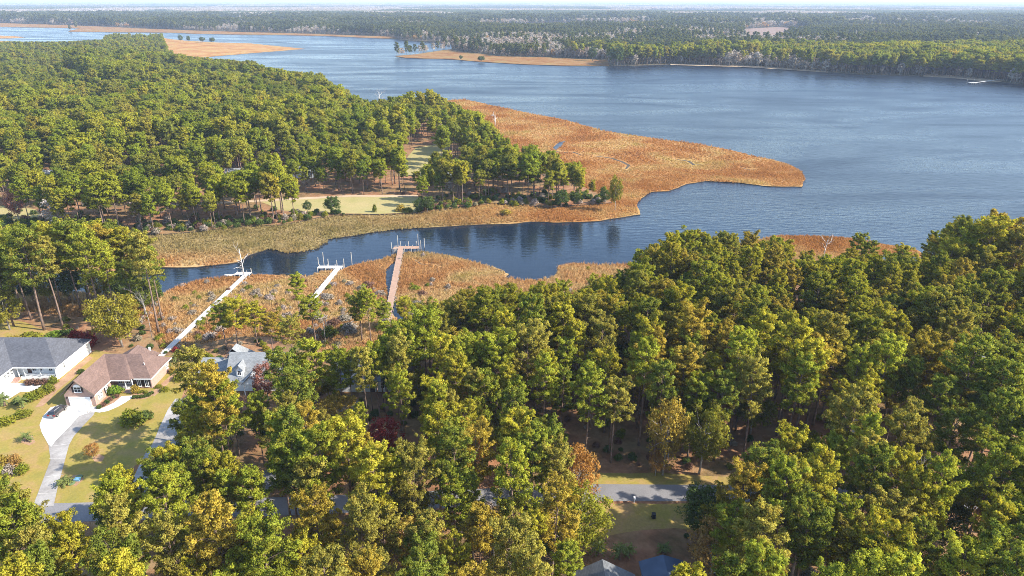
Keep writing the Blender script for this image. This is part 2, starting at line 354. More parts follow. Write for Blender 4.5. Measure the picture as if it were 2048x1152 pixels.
    M['brick'] = brick('red_brown_brick', (0.30, 0.155, 0.115), (0.40, 0.23, 0.175), (0.45, 0.38, 0.32))
    M['white'] = mat_plain('white_siding', (0.74, 0.73, 0.70), 0.6, 0.04, 1.0); M['white_trim'] = mat_plain('white_trim', (0.78, 0.77, 0.74), 0.5, 0.03, 2.0)
    M['beige'] = mat_plain('beige_siding', (0.5, 0.43, 0.34), 0.7, 0.06, 1.0); M['grey_siding'] = mat_plain('pale_grey_siding', (0.55, 0.56, 0.56), 0.7, 0.05, 1.0)
    m, nt, out = newmat('window_glass'); surf(nt, out, (0.02, 0.025, 0.03), 0.08, None, 0, 0, 0, 0.6); M['glass'] = m
    M['shutter'] = mat_plain('dark_shutter', (0.03, 0.022, 0.02), 0.6); M['door'] = mat_plain('dark_door', (0.06, 0.03, 0.022), 0.5)
    M['dock_white'] = mat_plain('bleached_decking', (0.45, 0.43, 0.40), 0.85, 0.12, 1.2); M['dock_wood'] = mat_plain('tan_decking', (0.30, 0.19, 0.13), 0.85, 0.15, 1.2)
    M['piling'] = mat_plain('weathered_piling', (0.36, 0.33, 0.29), 0.9, 0.2, 2.0); M['dark_wood'] = mat_plain('dark_timber', (0.10, 0.08, 0.06), 0.9, 0.2, 2.0)
    m, nt, out = newmat('dark_car_paint'); p = surf(nt, out, (0.05, 0.04, 0.042), 0.3, None, 0, 0, 0.3, 0.5); p.inputs['Coat Weight'].default_value = 0.6; M['car'] = m
    M['tyre'] = mat_plain('tyre_rubber', (0.02, 0.02, 0.02), 0.9); M['rim'] = mat_plain('alloy_rim', (0.5, 0.5, 0.5), 0.35, 0.05, 1, 0.8)
    M['tail'] = mat_plain('red_tail_lamp', (0.35, 0.01, 0.01), 0.3, 0.05); M['lamp'] = mat_plain('clear_headlamp', (0.7, 0.7, 0.7), 0.2, 0.05)
    M['plate'] = mat_plain('grey_trim', (0.35, 0.35, 0.36), 0.4, 0.05); M['blue_plastic'] = mat_plain('blue_plastic', (0.16, 0.33, 0.45), 0.5, 0.1)
    M['green_plastic'] = mat_plain('green_plastic', (0.10, 0.14, 0.06), 0.6, 0.1); M['black_plastic'] = mat_plain('black_plastic', (0.02, 0.02, 0.022), 0.5)
    M['mulch'] = mat_ground('mulch_bed', [(0.3, (0.26, 0.15, 0.085)), (0.7, (0.36, 0.23, 0.14))], 0.5)
build_materials()

# ------------------------------------------------------------------ the ground and the water
MZ, LZ = 0.30, 1.20          # marsh level, dry land level
SHORE_S = [(-160,590),(60,583),(200,590),(318,592),(333,586),(353,577),(388,565),(426,558),(462,555),(514,552),(590,553),(617,554),(640,545),(690,540),(705,534),(749,525),
           (793,512),(816,507),(850,506),(900,513),(950,526),(1000,541),(1013,550),(1008,557),(1040,563),(1080,562),(1105,558),(1117,546),(1115,536),(1150,529),(1200,533),
           (1250,531),(1350,520),(1450,495),(1560,473),(1640,474),(1700,478),(1760,489),(1830,500),(1845,512),(1900,519),(2000,508),(2100,500),(2300,495)]
near_line = [G2(*p) for p in SHORE_S] + [(420, 20), (420, -250), (-420, -250), (-420, 150)]
near_poly = rough(rough(near_line, 4, 1.3, 3), 1.6, .6, 13)
SHORE_N = [(-160,535),(60,541),(200,545),(324,534),(365,533),(420,533),(462,527),(482,518),(506,509),(538,500),(567,508),(596,508),(632,500),(649,490),(661,480),(714,471),(763,464),
           (850,456),(980,449),(1060,444),(1130,445),(1200,441),(1250,434),(1275,429),(1272,411),(1285,396),(1302,384),(1340,381),(1370,368),(1410,363),(1480,367),(1560,374),(1600,373),
           (1610,360),(1605,346),(1580,331),(1540,319),(1480,306),(1400,289),(1300,276),(1210,263),(1130,241),(1050,226),(990,213),(930,200),(900,201),(860,212),(800,224),(730,217),
           (680,197),(620,172),(540,151),(470,136),(405,115),(500,107),(560,102),(610,98),(560,93),(500,87),(430,85),(380,82),(345,79),(325,76),(220,80),(150,84),(60,84),(0,82),(-250,86)]
mid_line = [G2(*p) for p in SHORE_N]
mid_poly = rough(rough(mid_line, 7, 2.2, 5), 2.5, .9, 15)
SHORE_F = [(-700,53),(0,54),(120,55.5),(160,57),(137,63),(222,64.5),(325,65),(410,68),(564,70),(650,72),(700,74),(793,78.5),(806,80.5),(858,84),(905,88),(902,99),(830,109),(791,112.5),
           (817,116),(912,119),(970,124),(1039,128),(1120,131),(1220,131.5),(1261,132),(1348,129),(1416,131),(1485,133),(1587,140),(1655,145),(1724,149),(1826,152),(1895,155),(1956,161),(1997,164),(2048,170),(2500,215)]
far_poly = rough([G2(*p) for p in SHORE_F], 25, 6, 8, False) + [(60000, 30000), (90000, 90000), (-90000, 90000), (-90000, 9000)]
o = sheet('water', [(-95000, -3000), (95000, -3000), (95000, 95000), (-95000, 95000)], 0.0, M['water'])
sheet('near_marsh_ground', near_poly, MZ, M['marsh'], 2.0)
sheet('creek_bank_marsh_ground', mid_poly, MZ, M['marsh'], 2.0)
sheet('far_shore_ground', far_poly, 0.6, M['far_floor'], 2.0)
sheet('small_marsh_islet', rough([G2(*p) for p in [(-300,75),(0,71.5),(30,73),(45,75),(20,77),(-300,80)]], 25, 5, 4), 0.5, M['marsh'], 2.0)
# dry land on the near side; its edge is where the marsh begins
NEAR_UP = [(-300,600),(60,625),(200,640),(300,640),(325,700),(400,690),(470,672),(560,672),(640,700),(700,706),(780,688),(850,668),(930,640),(1000,612),(1100,600),(1180,590),(1260,575),(1360,560),(1460,545),(1580,548),(1720,560),(1820,548),(1900,536),(2060,535),(2300,530)]
near_up_line = [G2(*p, LZ) for p in NEAR_UP] + [(400, 20), (400, -240), (-400, -240), (-400, 150)]
near_up = rough(near_up_line, 5, 1.2, 6)
sheet('woodland_floor', near_up, LZ, M['litter'], 1.5)
MID_UP = [(-250,455),(0,455),(60,462),(200,470),(330,466),(450,455),(560,447),(640,433),(690,428),(760,428),(830,425),(900,417),(980,407),(1100,412),(1180,408),(1222,404),(1165,373),(1090,347),(1015,312),(1002,278),(975,265),(935,240),(895,224),(800,228),(730,221),(680,201),(620,176),(540,155),(470,140),(425,128),(340,117),(330,95),(325,78),(220,82),(150,86),(60,86),(0,85),(-250,90)]
mid_up_raw = [G2(*p, 1.0) for p in MID_UP]
mid_up = rough(mid_up_raw, 8, 2.0, 7)
sheet('north_bank_floor', mid_up, 1.0, M['litter'], 1.2)

def px_sheet(name, pts, z, mat, rgh=0.0, step=3, skirt=0.0, kind='structure'):
    p = [G2(*q, z) for q in pts]
    if rgh: p = rough(p, step, rgh, 11)
    return sheet(name, p, z, mat, skirt, kind)
LAWN = [(-120,790),(0,722),(60,720),(120,742),(172,716),(190,700),(225,705),(330,712),(392,722),(385,745),(366,800),(352,840),(318,895),(262,940),(215,985),(195,1008),(107,1012),(64,1016),(0,1058),(-120,1100)]
px_sheet('front_lawn', LAWN, LZ+.012, M['lawn'], 0.7, 3)
px_sheet('back_lawn', [(-60,655),(20,640),(60,650),(100,662),(150,664),(178,672),(150,700),(0,700),(-60,720)], LZ+.010, M['lawn'], 0.8)
px_sheet('verge_grass', [(1100,940),(1180,943),(1300,946),(1440,952),(1560,956),(1560,985),(1440,977),(1300,973),(1180,971),(1100,971)], LZ+.012, M['lawn'], 0.35, 2)
px_sheet('shaded_yard_grass', [(1130,1004),(1300,1006),(1400,1006),(1392,1060),(1300,1062),(1200,1075),(1130,1060)], LZ+.012, M['lawn'], 0.8, 2)
px_sheet('meadow_lawn', [(520,402),(600,396),(690,391),(760,391),(838,394),(846,408),(836,424),(760,427),(690,427),(650,424),(560,420)], 1.012, M['pale_lawn'], 1.0, 5)
px_sheet('meadow_path', [(340,408),(470,402),(600,395),(700,390),(835,390),(835,393.5),(700,393.5),(600,399),(470,406),(340,412)], 1.03, M['sand'], 0.3, 5)
px_sheet('hidden_lawn', [(796,352),(800,330),(815,312),(830,296),(870,289),(900,293),(890,310),(880,330),(872,350)], 1.012, M['pale_lawn'], 1.0, 5)
px_sheet('hidden_drive', [(835,346),(880,343),(884,350),(838,353)], 1.03, M['concrete'])
px_sheet('west_clearing', [(-60,412),(30,412),(75,418),(80,432),(40,446),(-60,448)], 1.012, M['pale_lawn'], 1.0, 5)
# road, drives, paths (the near road runs almost straight along X)
road = [(-260, 99.5), (-95, 101.0), (-40, 103.6), (15, 107.6), (40, 107.7), (70, 106.8), (110, 104), (260, 92)]
rtop = [(-260, 105), (-95, 106.5), (-40, 108.9), (15, 112.8), (40, 112.6), (70, 111.7), (110, 109), (260, 97)]
sheet('road', road + rtop[::-1], LZ+.03, M['asphalt'])
px_sheet('driveway', [(64,1016),(84,965),(101,920),(97,890),(84,866),(79,850),(86,832),(101,815),(120,809),(195,813),(187,830),(166,852),(148,872),(138,890),(130,920),(117,968),(107,1012)], LZ+.045, M['old_concrete'])
px_sheet('parking_pad', [(97,889),(84,866),(79,850),(86,832),(101,815),(120,810),(190,814),(176,826),(158,832),(140,852),(112,880),(103,893)], LZ+.057, M['concrete'])
px_sheet('garden_walk', [(110+x/7.2,690+y/7.2) for x,y in [(470,948),(640,972),(760,950),(900,892),(1010,830),(1112,762),(1112,728),(960,735),(930,760),(850,830),(700,900),(560,935)]], LZ+.07, M['concrete'])
px_sheet('front_walk', [(14,800),(0,790),(0,772),(20,765),(88,768),(84,775),(60,783),(40,784)], LZ+.06, M['concrete'])
px_sheet('neighbour_driveway', [(352,797),(336,820),(318,855),(303,890),(290,908),(240,1010),(300,1012),(340,930),(370,868),(380,830),(374,797)], LZ+.045, M['old_concrete'], 0.2, 3)
px_sheet('woods_driveway', [(600,856),(660,836),(700,800),(720,803),(690,850),(640,880),(520,1000),(480,1003)], LZ+.03, M['asphalt'])
px_sheet('gravel_patch', [(1695,838),(1730,834),(1738,860),(1702,866)], LZ+.03, M['concrete'])
px_sheet('flower_bed', [(110+x/7.2,690+y/7.2) for x,y in [(600,905),(700,905),(850,832),(935,755),(960,730),(760,700),(640,790)]], LZ+.03, M['mulch'])
px_sheet('entry_bed', [(110+x/7.2,690+y/7.2) for x,y in [(1085,690),(1400,655),(1430,680),(1400,730),(1300,775),(1130,785),(1100,750)]], LZ+.03, M['mulch'])
px_sheet('side_bed', [(303,785),(340,752),(336,744),(345,735),(352,748),(330,775),(308,793)], LZ+.03, M['mulch'])
px_sheet('palm_bed', [(40,884),(52,868),(66,872),(72,884),(58,892)], LZ+.03, M['mulch'], .2, 1)
px_sheet('utility_bed', [(134,968),(146,950),(162,948),(168,958),(152,972)], LZ+.03, M['mulch'], .2, 1)
px_sheet('maple_bed', [(182,916),(196,908),(210,914),(204,924),(188,924)], LZ+.03, M['mulch'], .2, 1)
px_sheet('garage_side_path', [(100,770),(118,760),(178,712),(186,716),(126,772),(106,790),(86,812),(70,815)], LZ+.03, M['mulch'], .4, 2)
# marsh ponds and the tidal ditch beside the tan dock
px_sheet('tidal_ditch', [(770,540),(786,525),(800,520),(793,552),(788,585),(790,600),(800,622),(812,640),(806,652),(790,634),(776,612),(772,575)], MZ+.012, M['water'])
px_sheet('marsh_pool', [(1105,296),(1118,284),(1130,282),(1126,290),(1112,300)], MZ+.012, M['water'])
px_sheet('east_marsh_pool', [(1745,512),(1790,506),(1850,516),(1885,522),(1880,532),(1820,530),(1760,524)], MZ+.012, M['water'])
def ribbon(name, pts, w_, z, mat):
    P_ = [Vector(G2(*p, z)) for p in pts]; L_, R_ = [], []
    for i, p in enumerate(P_):
        t = (P_[min(i+1, len(P_)-1)]-P_[max(i-1, 0)]).normalized(); n_ = Vector((-t.y, t.x))*w_/2*(.5 if i in (0, len(P_)-1) else 1); L_.append(tuple(p+n_)); R_.append(tuple(p-n_))
    return sheet(name, rough(L_+R_[::-1], 2, .3, 3), z, mat)
CHANNELS = [[(1108,302),(1128,305),(1146,304),(1162,310)],[(1190,312),(1222,316),(1240,322),(1258,330),(1252,338)],[(1350,318),(1376,322),(1388,330),(1404,328)],[(1480,335),(1500,340),(1512,338)],[(830,520),(846,530),(862,527),(880,534)],[(690,560),(706,566),(716,562)]]
for c_ in CHANNELS: ribbon('marsh_channel', c_, 2.2 if c_[0][1] < 400 else 1.0, MZ+.012, M['mud'])
for a_, b_ in (((88,955),(124,950)),((98,918),(131,918)),((100,893),(140,888)),((76,988),(114,985))): ribbon('driveway_joint', [a_, b_], .16, LZ+.062, M['concrete'])
# far fields
FIELDS = [([(900,58),(1000,50),(1110,46),(1300,47),(1330,52),(1300,59),(1100,60)], M['field_green']), ([(1340,73),(1500,76),(1660,84),(1640,88),(1500,84),(1340,81)], M['field_green']),
          ([(1485,58),(1560,54),(1640,60),(1560,78),(1490,76)], M['field_red']), ([(1640,82),(1720,74),(1800,73),(1780,84),(1700,86)], M['field_red']),
          ([(425,48),(440,39),(490,40),(485,50)], M['field_green']), ([(1560,47),(1800,50),(2048,52),(2048,58),(1800,57),(1580,52)], M['field_red'])]
field_polys = []
for i, (pts, m_) in enumerate(FIELDS):
    p = [G2(*q, .6) for q in pts]; field_polys.append(p); sheet('far_field', p, 0.75+0.05*i, m_)
FARMARSH = [[(-700,53),(0,54),(120,55.5),(160,57),(137,63),(222,64.5),(325,65),(410,68),(564,70),(650,72),(700,74),(790,78),(790,73),(640,68),(420,62),(320,58),(160,51),(0,46),(-700,44)],
            [(902,99),(830,109),(791,112.5),(817,116),(912,119),(970,124),(1039,128),(1120,131),(1218,131.5),(1215,120),(1120,116),(1000,112),(930,104)]]
fm_polys = [rough([G2(*q, .6) for q in p], 25, 6, 8) for p in FARMARSH]
for p in fm_polys: sheet('far_marsh_ground', p, 0.65, M['marsh_far'])
sheet('sandy_bank', rough([G2(*q, .6) for q in [(1340,127),(1480,130),(1590,137),(1660,143),(1660,145.5),(1590,140.5),(1480,133.5),(1340,129.5)]], 20, 3, 2), 0.66, M['sand'])
sheet('sandy_bank', rough([G2(*q, .6) for q in [(1850,146),(1900,150),(1960,156),(2010,161),(1998,164.5),(1956,161.5),(1893,155.5),(1845,152.5)]], 15, 3, 2), 0.66, M['sand'])

# ------------------------------------------------------------------ plants: mesh kits
def unit(n, r_=rng):
    v = r_.normal(size=(n, 3)); return v/np.linalg.norm(v, axis=1, keepdims=True)
def leaf_cloud(C, rad, per, size, seed, up=0.25, radial=0.6, squash=0.8, nblend=0.6, tone=None, core=None, corew=.5):
    """tufts of small faces round the points C: every face its own little blade or leaf"""
    r_ = np.random.default_rng(seed); n = len(C)
    C = np.repeat(C, per, 0); Rr = np.repeat(np.broadcast_to(rad, n), per)[:, None]
    d = unit(n*per, r_); d[:, 2] = d[:, 2] + up; d /= np.linalg.norm(d, axis=1, keepdims=True)
    p = C + d*Rr*r_.uniform(.35, 1.0, (n*per, 1))*np.array([1, 1, squash])
    a = unit(n*per, r_)*(1-radial) + d*radial; a /= np.linalg.norm(a, axis=1, keepdims=True)
    b = np.cross(a, unit(n*per, r_)); b /= np.linalg.norm(b, axis=1, keepdims=True)+1e-9
    s = size*r_.uniform(.6, 1.3, (n*per, 1))
    v0 = p - a*s*.5 ; v1 = p + a*s*.55 + b*s*.42; v2 = p + a*s*.45 - b*s*.42
    nn = np.cross(v1-v0, v2-v0); nn /= np.linalg.norm(nn, axis=1, keepdims=True)+1e-9
    out_ = d + np.array([0, 0, .3]); flip = (nn*out_).sum(1) < 0
    v1[flip], v2[flip] = v2[flip].copy(), v1[flip].copy(); nn[flip] *= -1
    sn = nblend*d + (1-nblend)*nn + np.array([0, 0, .12])
    if core is not None:
        cd_ = (p-np.array(core[0]))/np.array(core[1]); cd_ /= np.linalg.norm(cd_, axis=1, keepdims=True)+1e-6; sn = sn + cd_*corew
    sn /= np.linalg.norm(sn, axis=1, keepdims=True)
    V = np.stack([v0, v1, v2], 1).reshape(-1, 3); Nn = np.repeat(sn, 3, 0)
    tn = np.repeat(r_.uniform(0, 1, n) if tone is None else tone, per)*.6 + r_.uniform(0, .4, n*per)
    return V, Nn, np.repeat(tn, 3)
def join_clouds(cl): return tuple(np.concatenate([c[i] for c in cl]) for i in range(3))

def pine_kit(seed, h=25., cb=.45, Rc=4.2, nbr=46, ppb=13, per=36, size=.29, rp=(.32, .72), mat='pine', sides=7, lean=0.4, trunk_r=.27, flat=0.0, limb=True, corew=.22):
    r_ = np.random.default_rng(seed)
    sw = r_.normal(0, lean, (2,)); ph = r_.uniform(0, 6.28)
    def tr(t): return np.array([sw[0]*t*t + .15*math.sin(ph+4*t), sw[1]*t*t + .15*math.cos(ph+3*t), h*t])
    tb = MB(); ts = np.linspace(0, .97, 9); tb.tube([tr(t) for t in ts], [trunk_r*(1.25 if t == 0 else 1)*(1-.82*t)+.02 for t in ts], sides)
    C = []
    for i in range(nbr):
        s = ((i+r_.uniform(0, .8))/nbr)**.85; t = cb + (.99-cb)*s
        prof = max(.22, 1-abs((s-.36-.12*flat)/(.66+.12*flat))**2.3)**.62
        L = Rc*prof*r_.uniform(.5, 1.2); az = i*2.39996 + r_.normal(0, .35); el = R(-6+52*s+r_.normal(0, 9))
        d = np.array([math.cos(az)*math.cos(el), math.sin(az)*math.cos(el), math.sin(el)]); side = np.array([-math.sin(az), math.cos(az), 0])
        b0 = tr(t)
        if limb and i % (1 if sides > 4 else 3) == 0:
            tb.tube([b0, b0+d*L*.5+np.array([0, 0, .08*L]), b0+d*L*.95], [.065*(1-s*.6)+.012, .035, .012], 3, False)
        k = max(2, int(ppb*(.5+.7*prof)))
        for j in range(k):
            f = r_.uniform(.25, 1.)**.6
            C.append(b0 + d*L*f + side*r_.normal(0, .15*L+.1)*(1.1-.4*f) + np.array([0, 0, .1*L*f + r_.normal(0, .16)]))
    for i in range(4):           # dead snags below the crown
        t = r_.uniform(cb*.55, cb); az = r_.uniform(0, 6.28); b0 = tr(t); L = r_.uniform(.6, 2)
        if sides > 4: tb.tube([b0, b0+np.array([math.cos(az)*L, math.sin(az)*L, r_.uniform(-.2, .3)])], [.04, .012], 3, False)
    C = np.array(C); rad = r_.uniform(*rp, len(C))
    V, Nn, tn = leaf_cloud(C, rad, per, size, seed+100, .35, .55, .75, .55, None, ((sw[0]*.5, sw[1]*.5, h*(cb+(1-cb)*.35)), (Rc, Rc, h*(1-cb)*.6)), corew)
    return tb.mesh('trunk', M['bark'], smooth=True), cloud_mesh('crown', V, Nn, tn, M[mat])
def broad_kit(seed, h=10., Rc=3.6, cb=.25, n=200, per=44, size=.28, mat='green_leaf', bark='grey_bark', sparse=1.0, rp=(.5, .95)):
    r_ = np.random.default_rng(seed); tb = MB(); lean = r_.normal(0, .25, 2)
    top = np.array([lean[0], lean[1], h*.62]); tb.tube([(0, 0, 0), top*.5, top], [.2*h/10, .15*h/10, .06*h/10], 6)
    zc, zr = h*(cb+1)/2, h*(1-cb)/2
    d = unit(n, r_); u = r_.uniform(.35, 1, (n, 1))**.5
    C = d*u*np.array([Rc, Rc, zr])*(1+.28*np.sin(d[:, :1]*5+seed)*np.cos(d[:, 1:2]*4+seed)) + np.array([lean[0], lean[1], zc])
    for i in r_.choice(n, min(n, 22), False):
        a = top*r_.uniform(.45, .95); m_ = (a+C[i])/2+np.array([0, 0, .3]); tb.tube([a, m_, C[i]], [.07*h/10, .045*h/10, .012], 4, False)
    V, Nn, tn = leaf_cloud(C, r_.uniform(*rp, n)*Rc/3.6, int(per*sparse), size, seed+7, .25, .3, .85)
    return tb.mesh('trunk', M[bark], smooth=True), cloud_mesh('crown', V, Nn, tn, M[mat])
def shrub_kit(seed, h=1.5, Rc=1., n=40, per=26, size=.2, mat='green_leaf', bark='grey_bark', flat=False):
    r_ = np.random.default_rng(seed); tb = MB()
    d = unit(n, r_); d[:, 2] = np.abs(d[:, 2]); C = d*r_.uniform(.3, 1, (n, 1))**.5*np.array([Rc*.8, Rc*.8, h*.72]) + np.array([0, 0, h*.12])
    for i in range(5): tb.tube([(0, 0, 0), tuple(C[i]*.5), tuple(C[i])], [.05, .03, .01], 4, False)
    V, Nn, tn = leaf_cloud(C, r_.uniform(.28, .42, n)*max(Rc, h*.8), per, size, seed+3, .25, .3, .9)
    V[:, 2] = np.maximum(V[:, 2], 0.02)
    return tb.mesh('stem', M[bark]), cloud_mesh('foliage', V, Nn, tn, M[mat])
def bare_kit(seed, h=13., depth=4, mat='dead_wood', r0=.2, spread=.6, kids=(3, 5), up=.35, lead=True):
    r_ = np.random.default_rng(seed); tb = MB(); tw = MB()
    def grow(p, d, L, r, k):
        q = p + d*L*.5 + r_.normal(0, .05*L, 3); e = p + d*L
        (tb if k >= depth-1 else tw).tube([p, q, e], [r, r*.8, r*.55], 6 if k == depth else (4 if k > 1 else 3), k == depth)
        if k == 0: return
        for j in range(r_.integers(*kids)+ (3 if k == depth and lead else 0)):
            f = r_.uniform(.35, 1.) if k == depth else r_.uniform(.3, 1.)
            nd = d*(.75 if k < depth else .45) + unit(1, r_)[0]*spread*1.25 + np.array([0, 0, up]); nd /= np.linalg.norm(nd)
            grow(p+d*L*f, nd, L*r_.uniform(.35, .6)*(.75 if k == depth else 1), r*(.5 if k == depth else .55), k-1)
    grow(np.zeros(3), np.array([r_.normal(0, .03), r_.normal(0, .03), 1.]), h*(.86 if lead else .5), r0, depth)
    return tb.mesh('trunk', M[mat], smooth=True), tw.mesh('twigs', M[mat])
def palm_kit(seed, h=1.2, L=1.4, n=22, mat='palm_leaf'):
    r_ = np.random.default_rng(seed); tb = MB(); tb.tube([(0, 0, 0), (0.05, 0, h*.5), (0, 0.05, h)], [.2, .17, .15], 7)
    V = []; tn = []
    for i in range(n):
        az = i*2.4+r_.normal(0, .2); el = r_.uniform(-.2, 1.2); ln = L*r_.uniform(.8, 1.1)
        dh = np.array([math.cos(az), math.sin(az), 0]); sd = np.array([-math.sin(az), math.cos(az), 0])
        pts = [np.array([0, 0, h]) + dh*ln*f*math.cos(el*(1-.5*f)) + np.array([0, 0, ln*(math.sin(el)*f - .55*f*f)]) for f in np.linspace(0, 1, 6)]
        for k in range(5):
            w = .14*L*(1-abs(k-1.5)/4.5)
            for s in (-1, 1):
                tip = (pts[k]+pts[k+1])/2 + sd*s*w*2 + dh*.12*L - np.array([0, 0, .05])
                V += [pts[k], pts[k+1], tip] if s < 0 else [pts[k+1], pts[k], tip]; tn += [r_.uniform()]*3
    V = np.array(V); return tb.mesh('trunk', M['bark']), cloud_mesh('fronds', V, None, np.array(tn), M[mat])
def place(name, kit, names, loc, rz, sc, label, cat, group=None):
    root = empty(name, loc, rz, sc); tag(root, label, cat, group)
    for nm, me in zip(names, kit): link(nm, me, root)
    return root

# instancing for what nobody can count
def scatter(name, pts, rot, scl, idx, meshes, label, cat, tilt=None):
    """one 'stuff' object: tens of thousands of copies of a few meshes"""
    lib = bpy.data.collections.new(name + '_library')
    for i, me in enumerate(meshes):
        lo = bpy.data.objects.new('%s_%02d' % (name, i), me); lo.color = (*[(0.13, 0.15, 0.025), (0.16, 0.165, 0.026), (0.1, 0.13, 0.022)][i % 3], 1); lib.objects.link(lo)
    me = bpy.data.meshes.new(name); n = len(pts); me.vertices.add(n); me.vertices.foreach_set('co', np.asarray(pts, np.float32).ravel())
    eul = np.zeros((n, 3), np.float32); eul[:, 2] = rot
    if tilt is not None: eul[:, :2] = tilt
    sc3 = np.asarray(scl, np.float32); sc3 = np.repeat(sc3[:, None], 3, 1) if sc3.ndim == 1 else sc3
    for nm, ty, dat in (('rot', 'FLOAT_VECTOR', eul), ('scl', 'FLOAT_VECTOR', sc3)):
        a = me.attributes.new(nm, ty, 'POINT'); a.data.foreach_set('vector', np.ascontiguousarray(dat, np.float32).ravel())
    a = me.attributes.new('idx', 'INT', 'POINT'); a.data.foreach_set('value', np.asarray(idx, np.int32))
    me.update(); o = link(name, me)
    ng = bpy.data.node_groups.new(name, 'GeometryNodeTree')
    ng.interface.new_socket('Geometry', in_out='INPUT', socket_type='NodeSocketGeometry'); ng.interface.new_socket('Geometry', in_out='OUTPUT', socket_type='NodeSocketGeometry')
    gi, go = ng.nodes.new('NodeGroupInput'), ng.nodes.new('NodeGroupOutput')
    ci = ng.nodes.new('GeometryNodeCollectionInfo'); ci.inputs[0].default_value = lib; ci.inputs[1].default_value = True; ci.inputs[2].default_value = True
    ip = ng.nodes.new('GeometryNodeInstanceOnPoints'); ip.inputs['Pick Instance'].default_value = True
    def attr(nm, ty):
        a = ng.nodes.new('GeometryNodeInputNamedAttribute'); a.data_type = ty; a.inputs[0].default_value = nm; return a.outputs[0]
    er = ng.nodes.new('FunctionNodeEulerToRotation'); ng.links.new(attr('rot', 'FLOAT_VECTOR'), er.inputs[0])
    ng.links.new(gi.outputs[0], ip.inputs['Points']); ng.links.new(ci.outputs[0], ip.inputs['Instance'])
    ng.links.new(attr('idx', 'INT'), ip.inputs['Instance Index']); ng.links.new(er.outputs[0], ip.inputs['Rotation']); ng.links.new(attr('scl', 'FLOAT_VECTOR'), ip.inputs['Scale'])
    ng.links.new(ip.outputs[0], go.inputs[0])
    md = o.modifiers.new('scatter', 'NODES'); md.node_group = ng
    tag(o, label, cat, None, 'stuff'); return o
def jitter_grid(poly, d, seed, z=0.0, jit=.42):
    r_ = np.random.default_rng(seed); P_ = np.array([p[:2] for p in poly]); lo, hi = P_.min(0), P_.max(0)
    xs, ys = np.arange(lo[0], hi[0], d), np.arange(lo[1], hi[1], d*.87)
    X, Y = np.meshgrid(xs, ys); X = X + (np.arange(len(ys)) % 2)[:, None]*d*.5
    p = np.stack([X.ravel(), Y.ravel()], 1); p += r_.uniform(-jit, jit, p.shape)*d
    return p[inside(p, P_)]
def in_frame(p, z, mx=60, my=60):
    q = proj(np.concatenate([p[:, :2], np.full((len(p), 1), z)], 1))
    return (q[:, 0] > -mx) & (q[:, 0] < 2048+mx) & (q[:, 1] > -my) & (q[:, 1] < 1152+my)

# ------------------------------------------------------------------ buildings
def window(root, c, w, h, face, shutters=False, arch=False):
    """white sash window on a wall: frame with a glass pane and a sill below it"""
    cx, cy, cz = c
    def b(mb, u0, u1, z0, z1, d0, d1):
        if face == '-y': mb.box(cx+u0, cx+u1, cy-d1, cy-d0, cz+z0, cz+z1)
        elif face == '+x': mb.box(cx+d0, cx+d1, cy+u0, cy+u1, cz+z0, cz+z1)
        else: mb.box(cx-d1, cx-d0, cy+u0, cy+u1, cz+z0, cz+z1)
    f = MB(); t = .09; W2, H2 = w/2, h/2
    b(f, -W2, -W2+t, -H2, H2, .005, .09); b(f, W2-t, W2, -H2, H2, .005, .09); b(f, -W2+t, W2-t, H2-t, H2, .005, .088); b(f, -W2+t, W2-t, -H2, -H2+t, .005, .088)
    b(f, -W2+t, W2-t, -.035, .035, .005, .07); b(f, -.03, .03, -H2+t, -.035, .005, .065); b(f, -.03, .03, .035, H2-t, .005, .065)
    if arch:
        n = 8; pts = [(W2*math.cos(math.pi*k/n), H2+W2*.75*math.sin(math.pi*k/n)) for k in range(n+1)]
        for k in range(n): b(f, min(pts[k][0], pts[k+1][0]), max(pts[k][0], pts[k+1][0]), H2+.001, max(.02+H2, min(pts[k][1], pts[k+1][1])+.06), .005, .08)
    fo = f.part('window', M['white_trim'], root)
    p = MB(); b(p, -W2+t, W2-t, -H2+t, H2-t, .012, .03); p.part('pane', M['glass'], fo)
    s = MB(); b(s, -W2-.06, W2+.06, -H2-.08, -H2-.003, .005, .14); s.part('sill', M['white_trim'], fo)
    if shutters:
        for sd in (-1, 1):
            q = MB(); u0, u1 = sorted((sd*(W2+.04), sd*(W2+.5))); b(q, u0, u1, -H2, H2, .005, .05); q.part('shutter', M['shutter'], root)
def roof_part(root, planes, mat, th=.16, name='roof'):
    m = MB()
    for p in planes:
        a, b_, c = Vector(p[0]), Vector(p[1]), Vector(p[2]); n = (b_-a).cross(c-a)
        m.prism(p if n.z > 0 else p[::-1], th)
    return m.part(name, mat, root)
def fascia(root, a, b_, z, w=.06, h=.24):
    m = MB(); m.box(min(a[0], b_[0])-w, max(a[0], b_[0])+w, min(a[1], b_[1])-w, max(a[1], b_[1])+w, z-h, z-.02); return m.part('fascia', M['white_trim'], root)

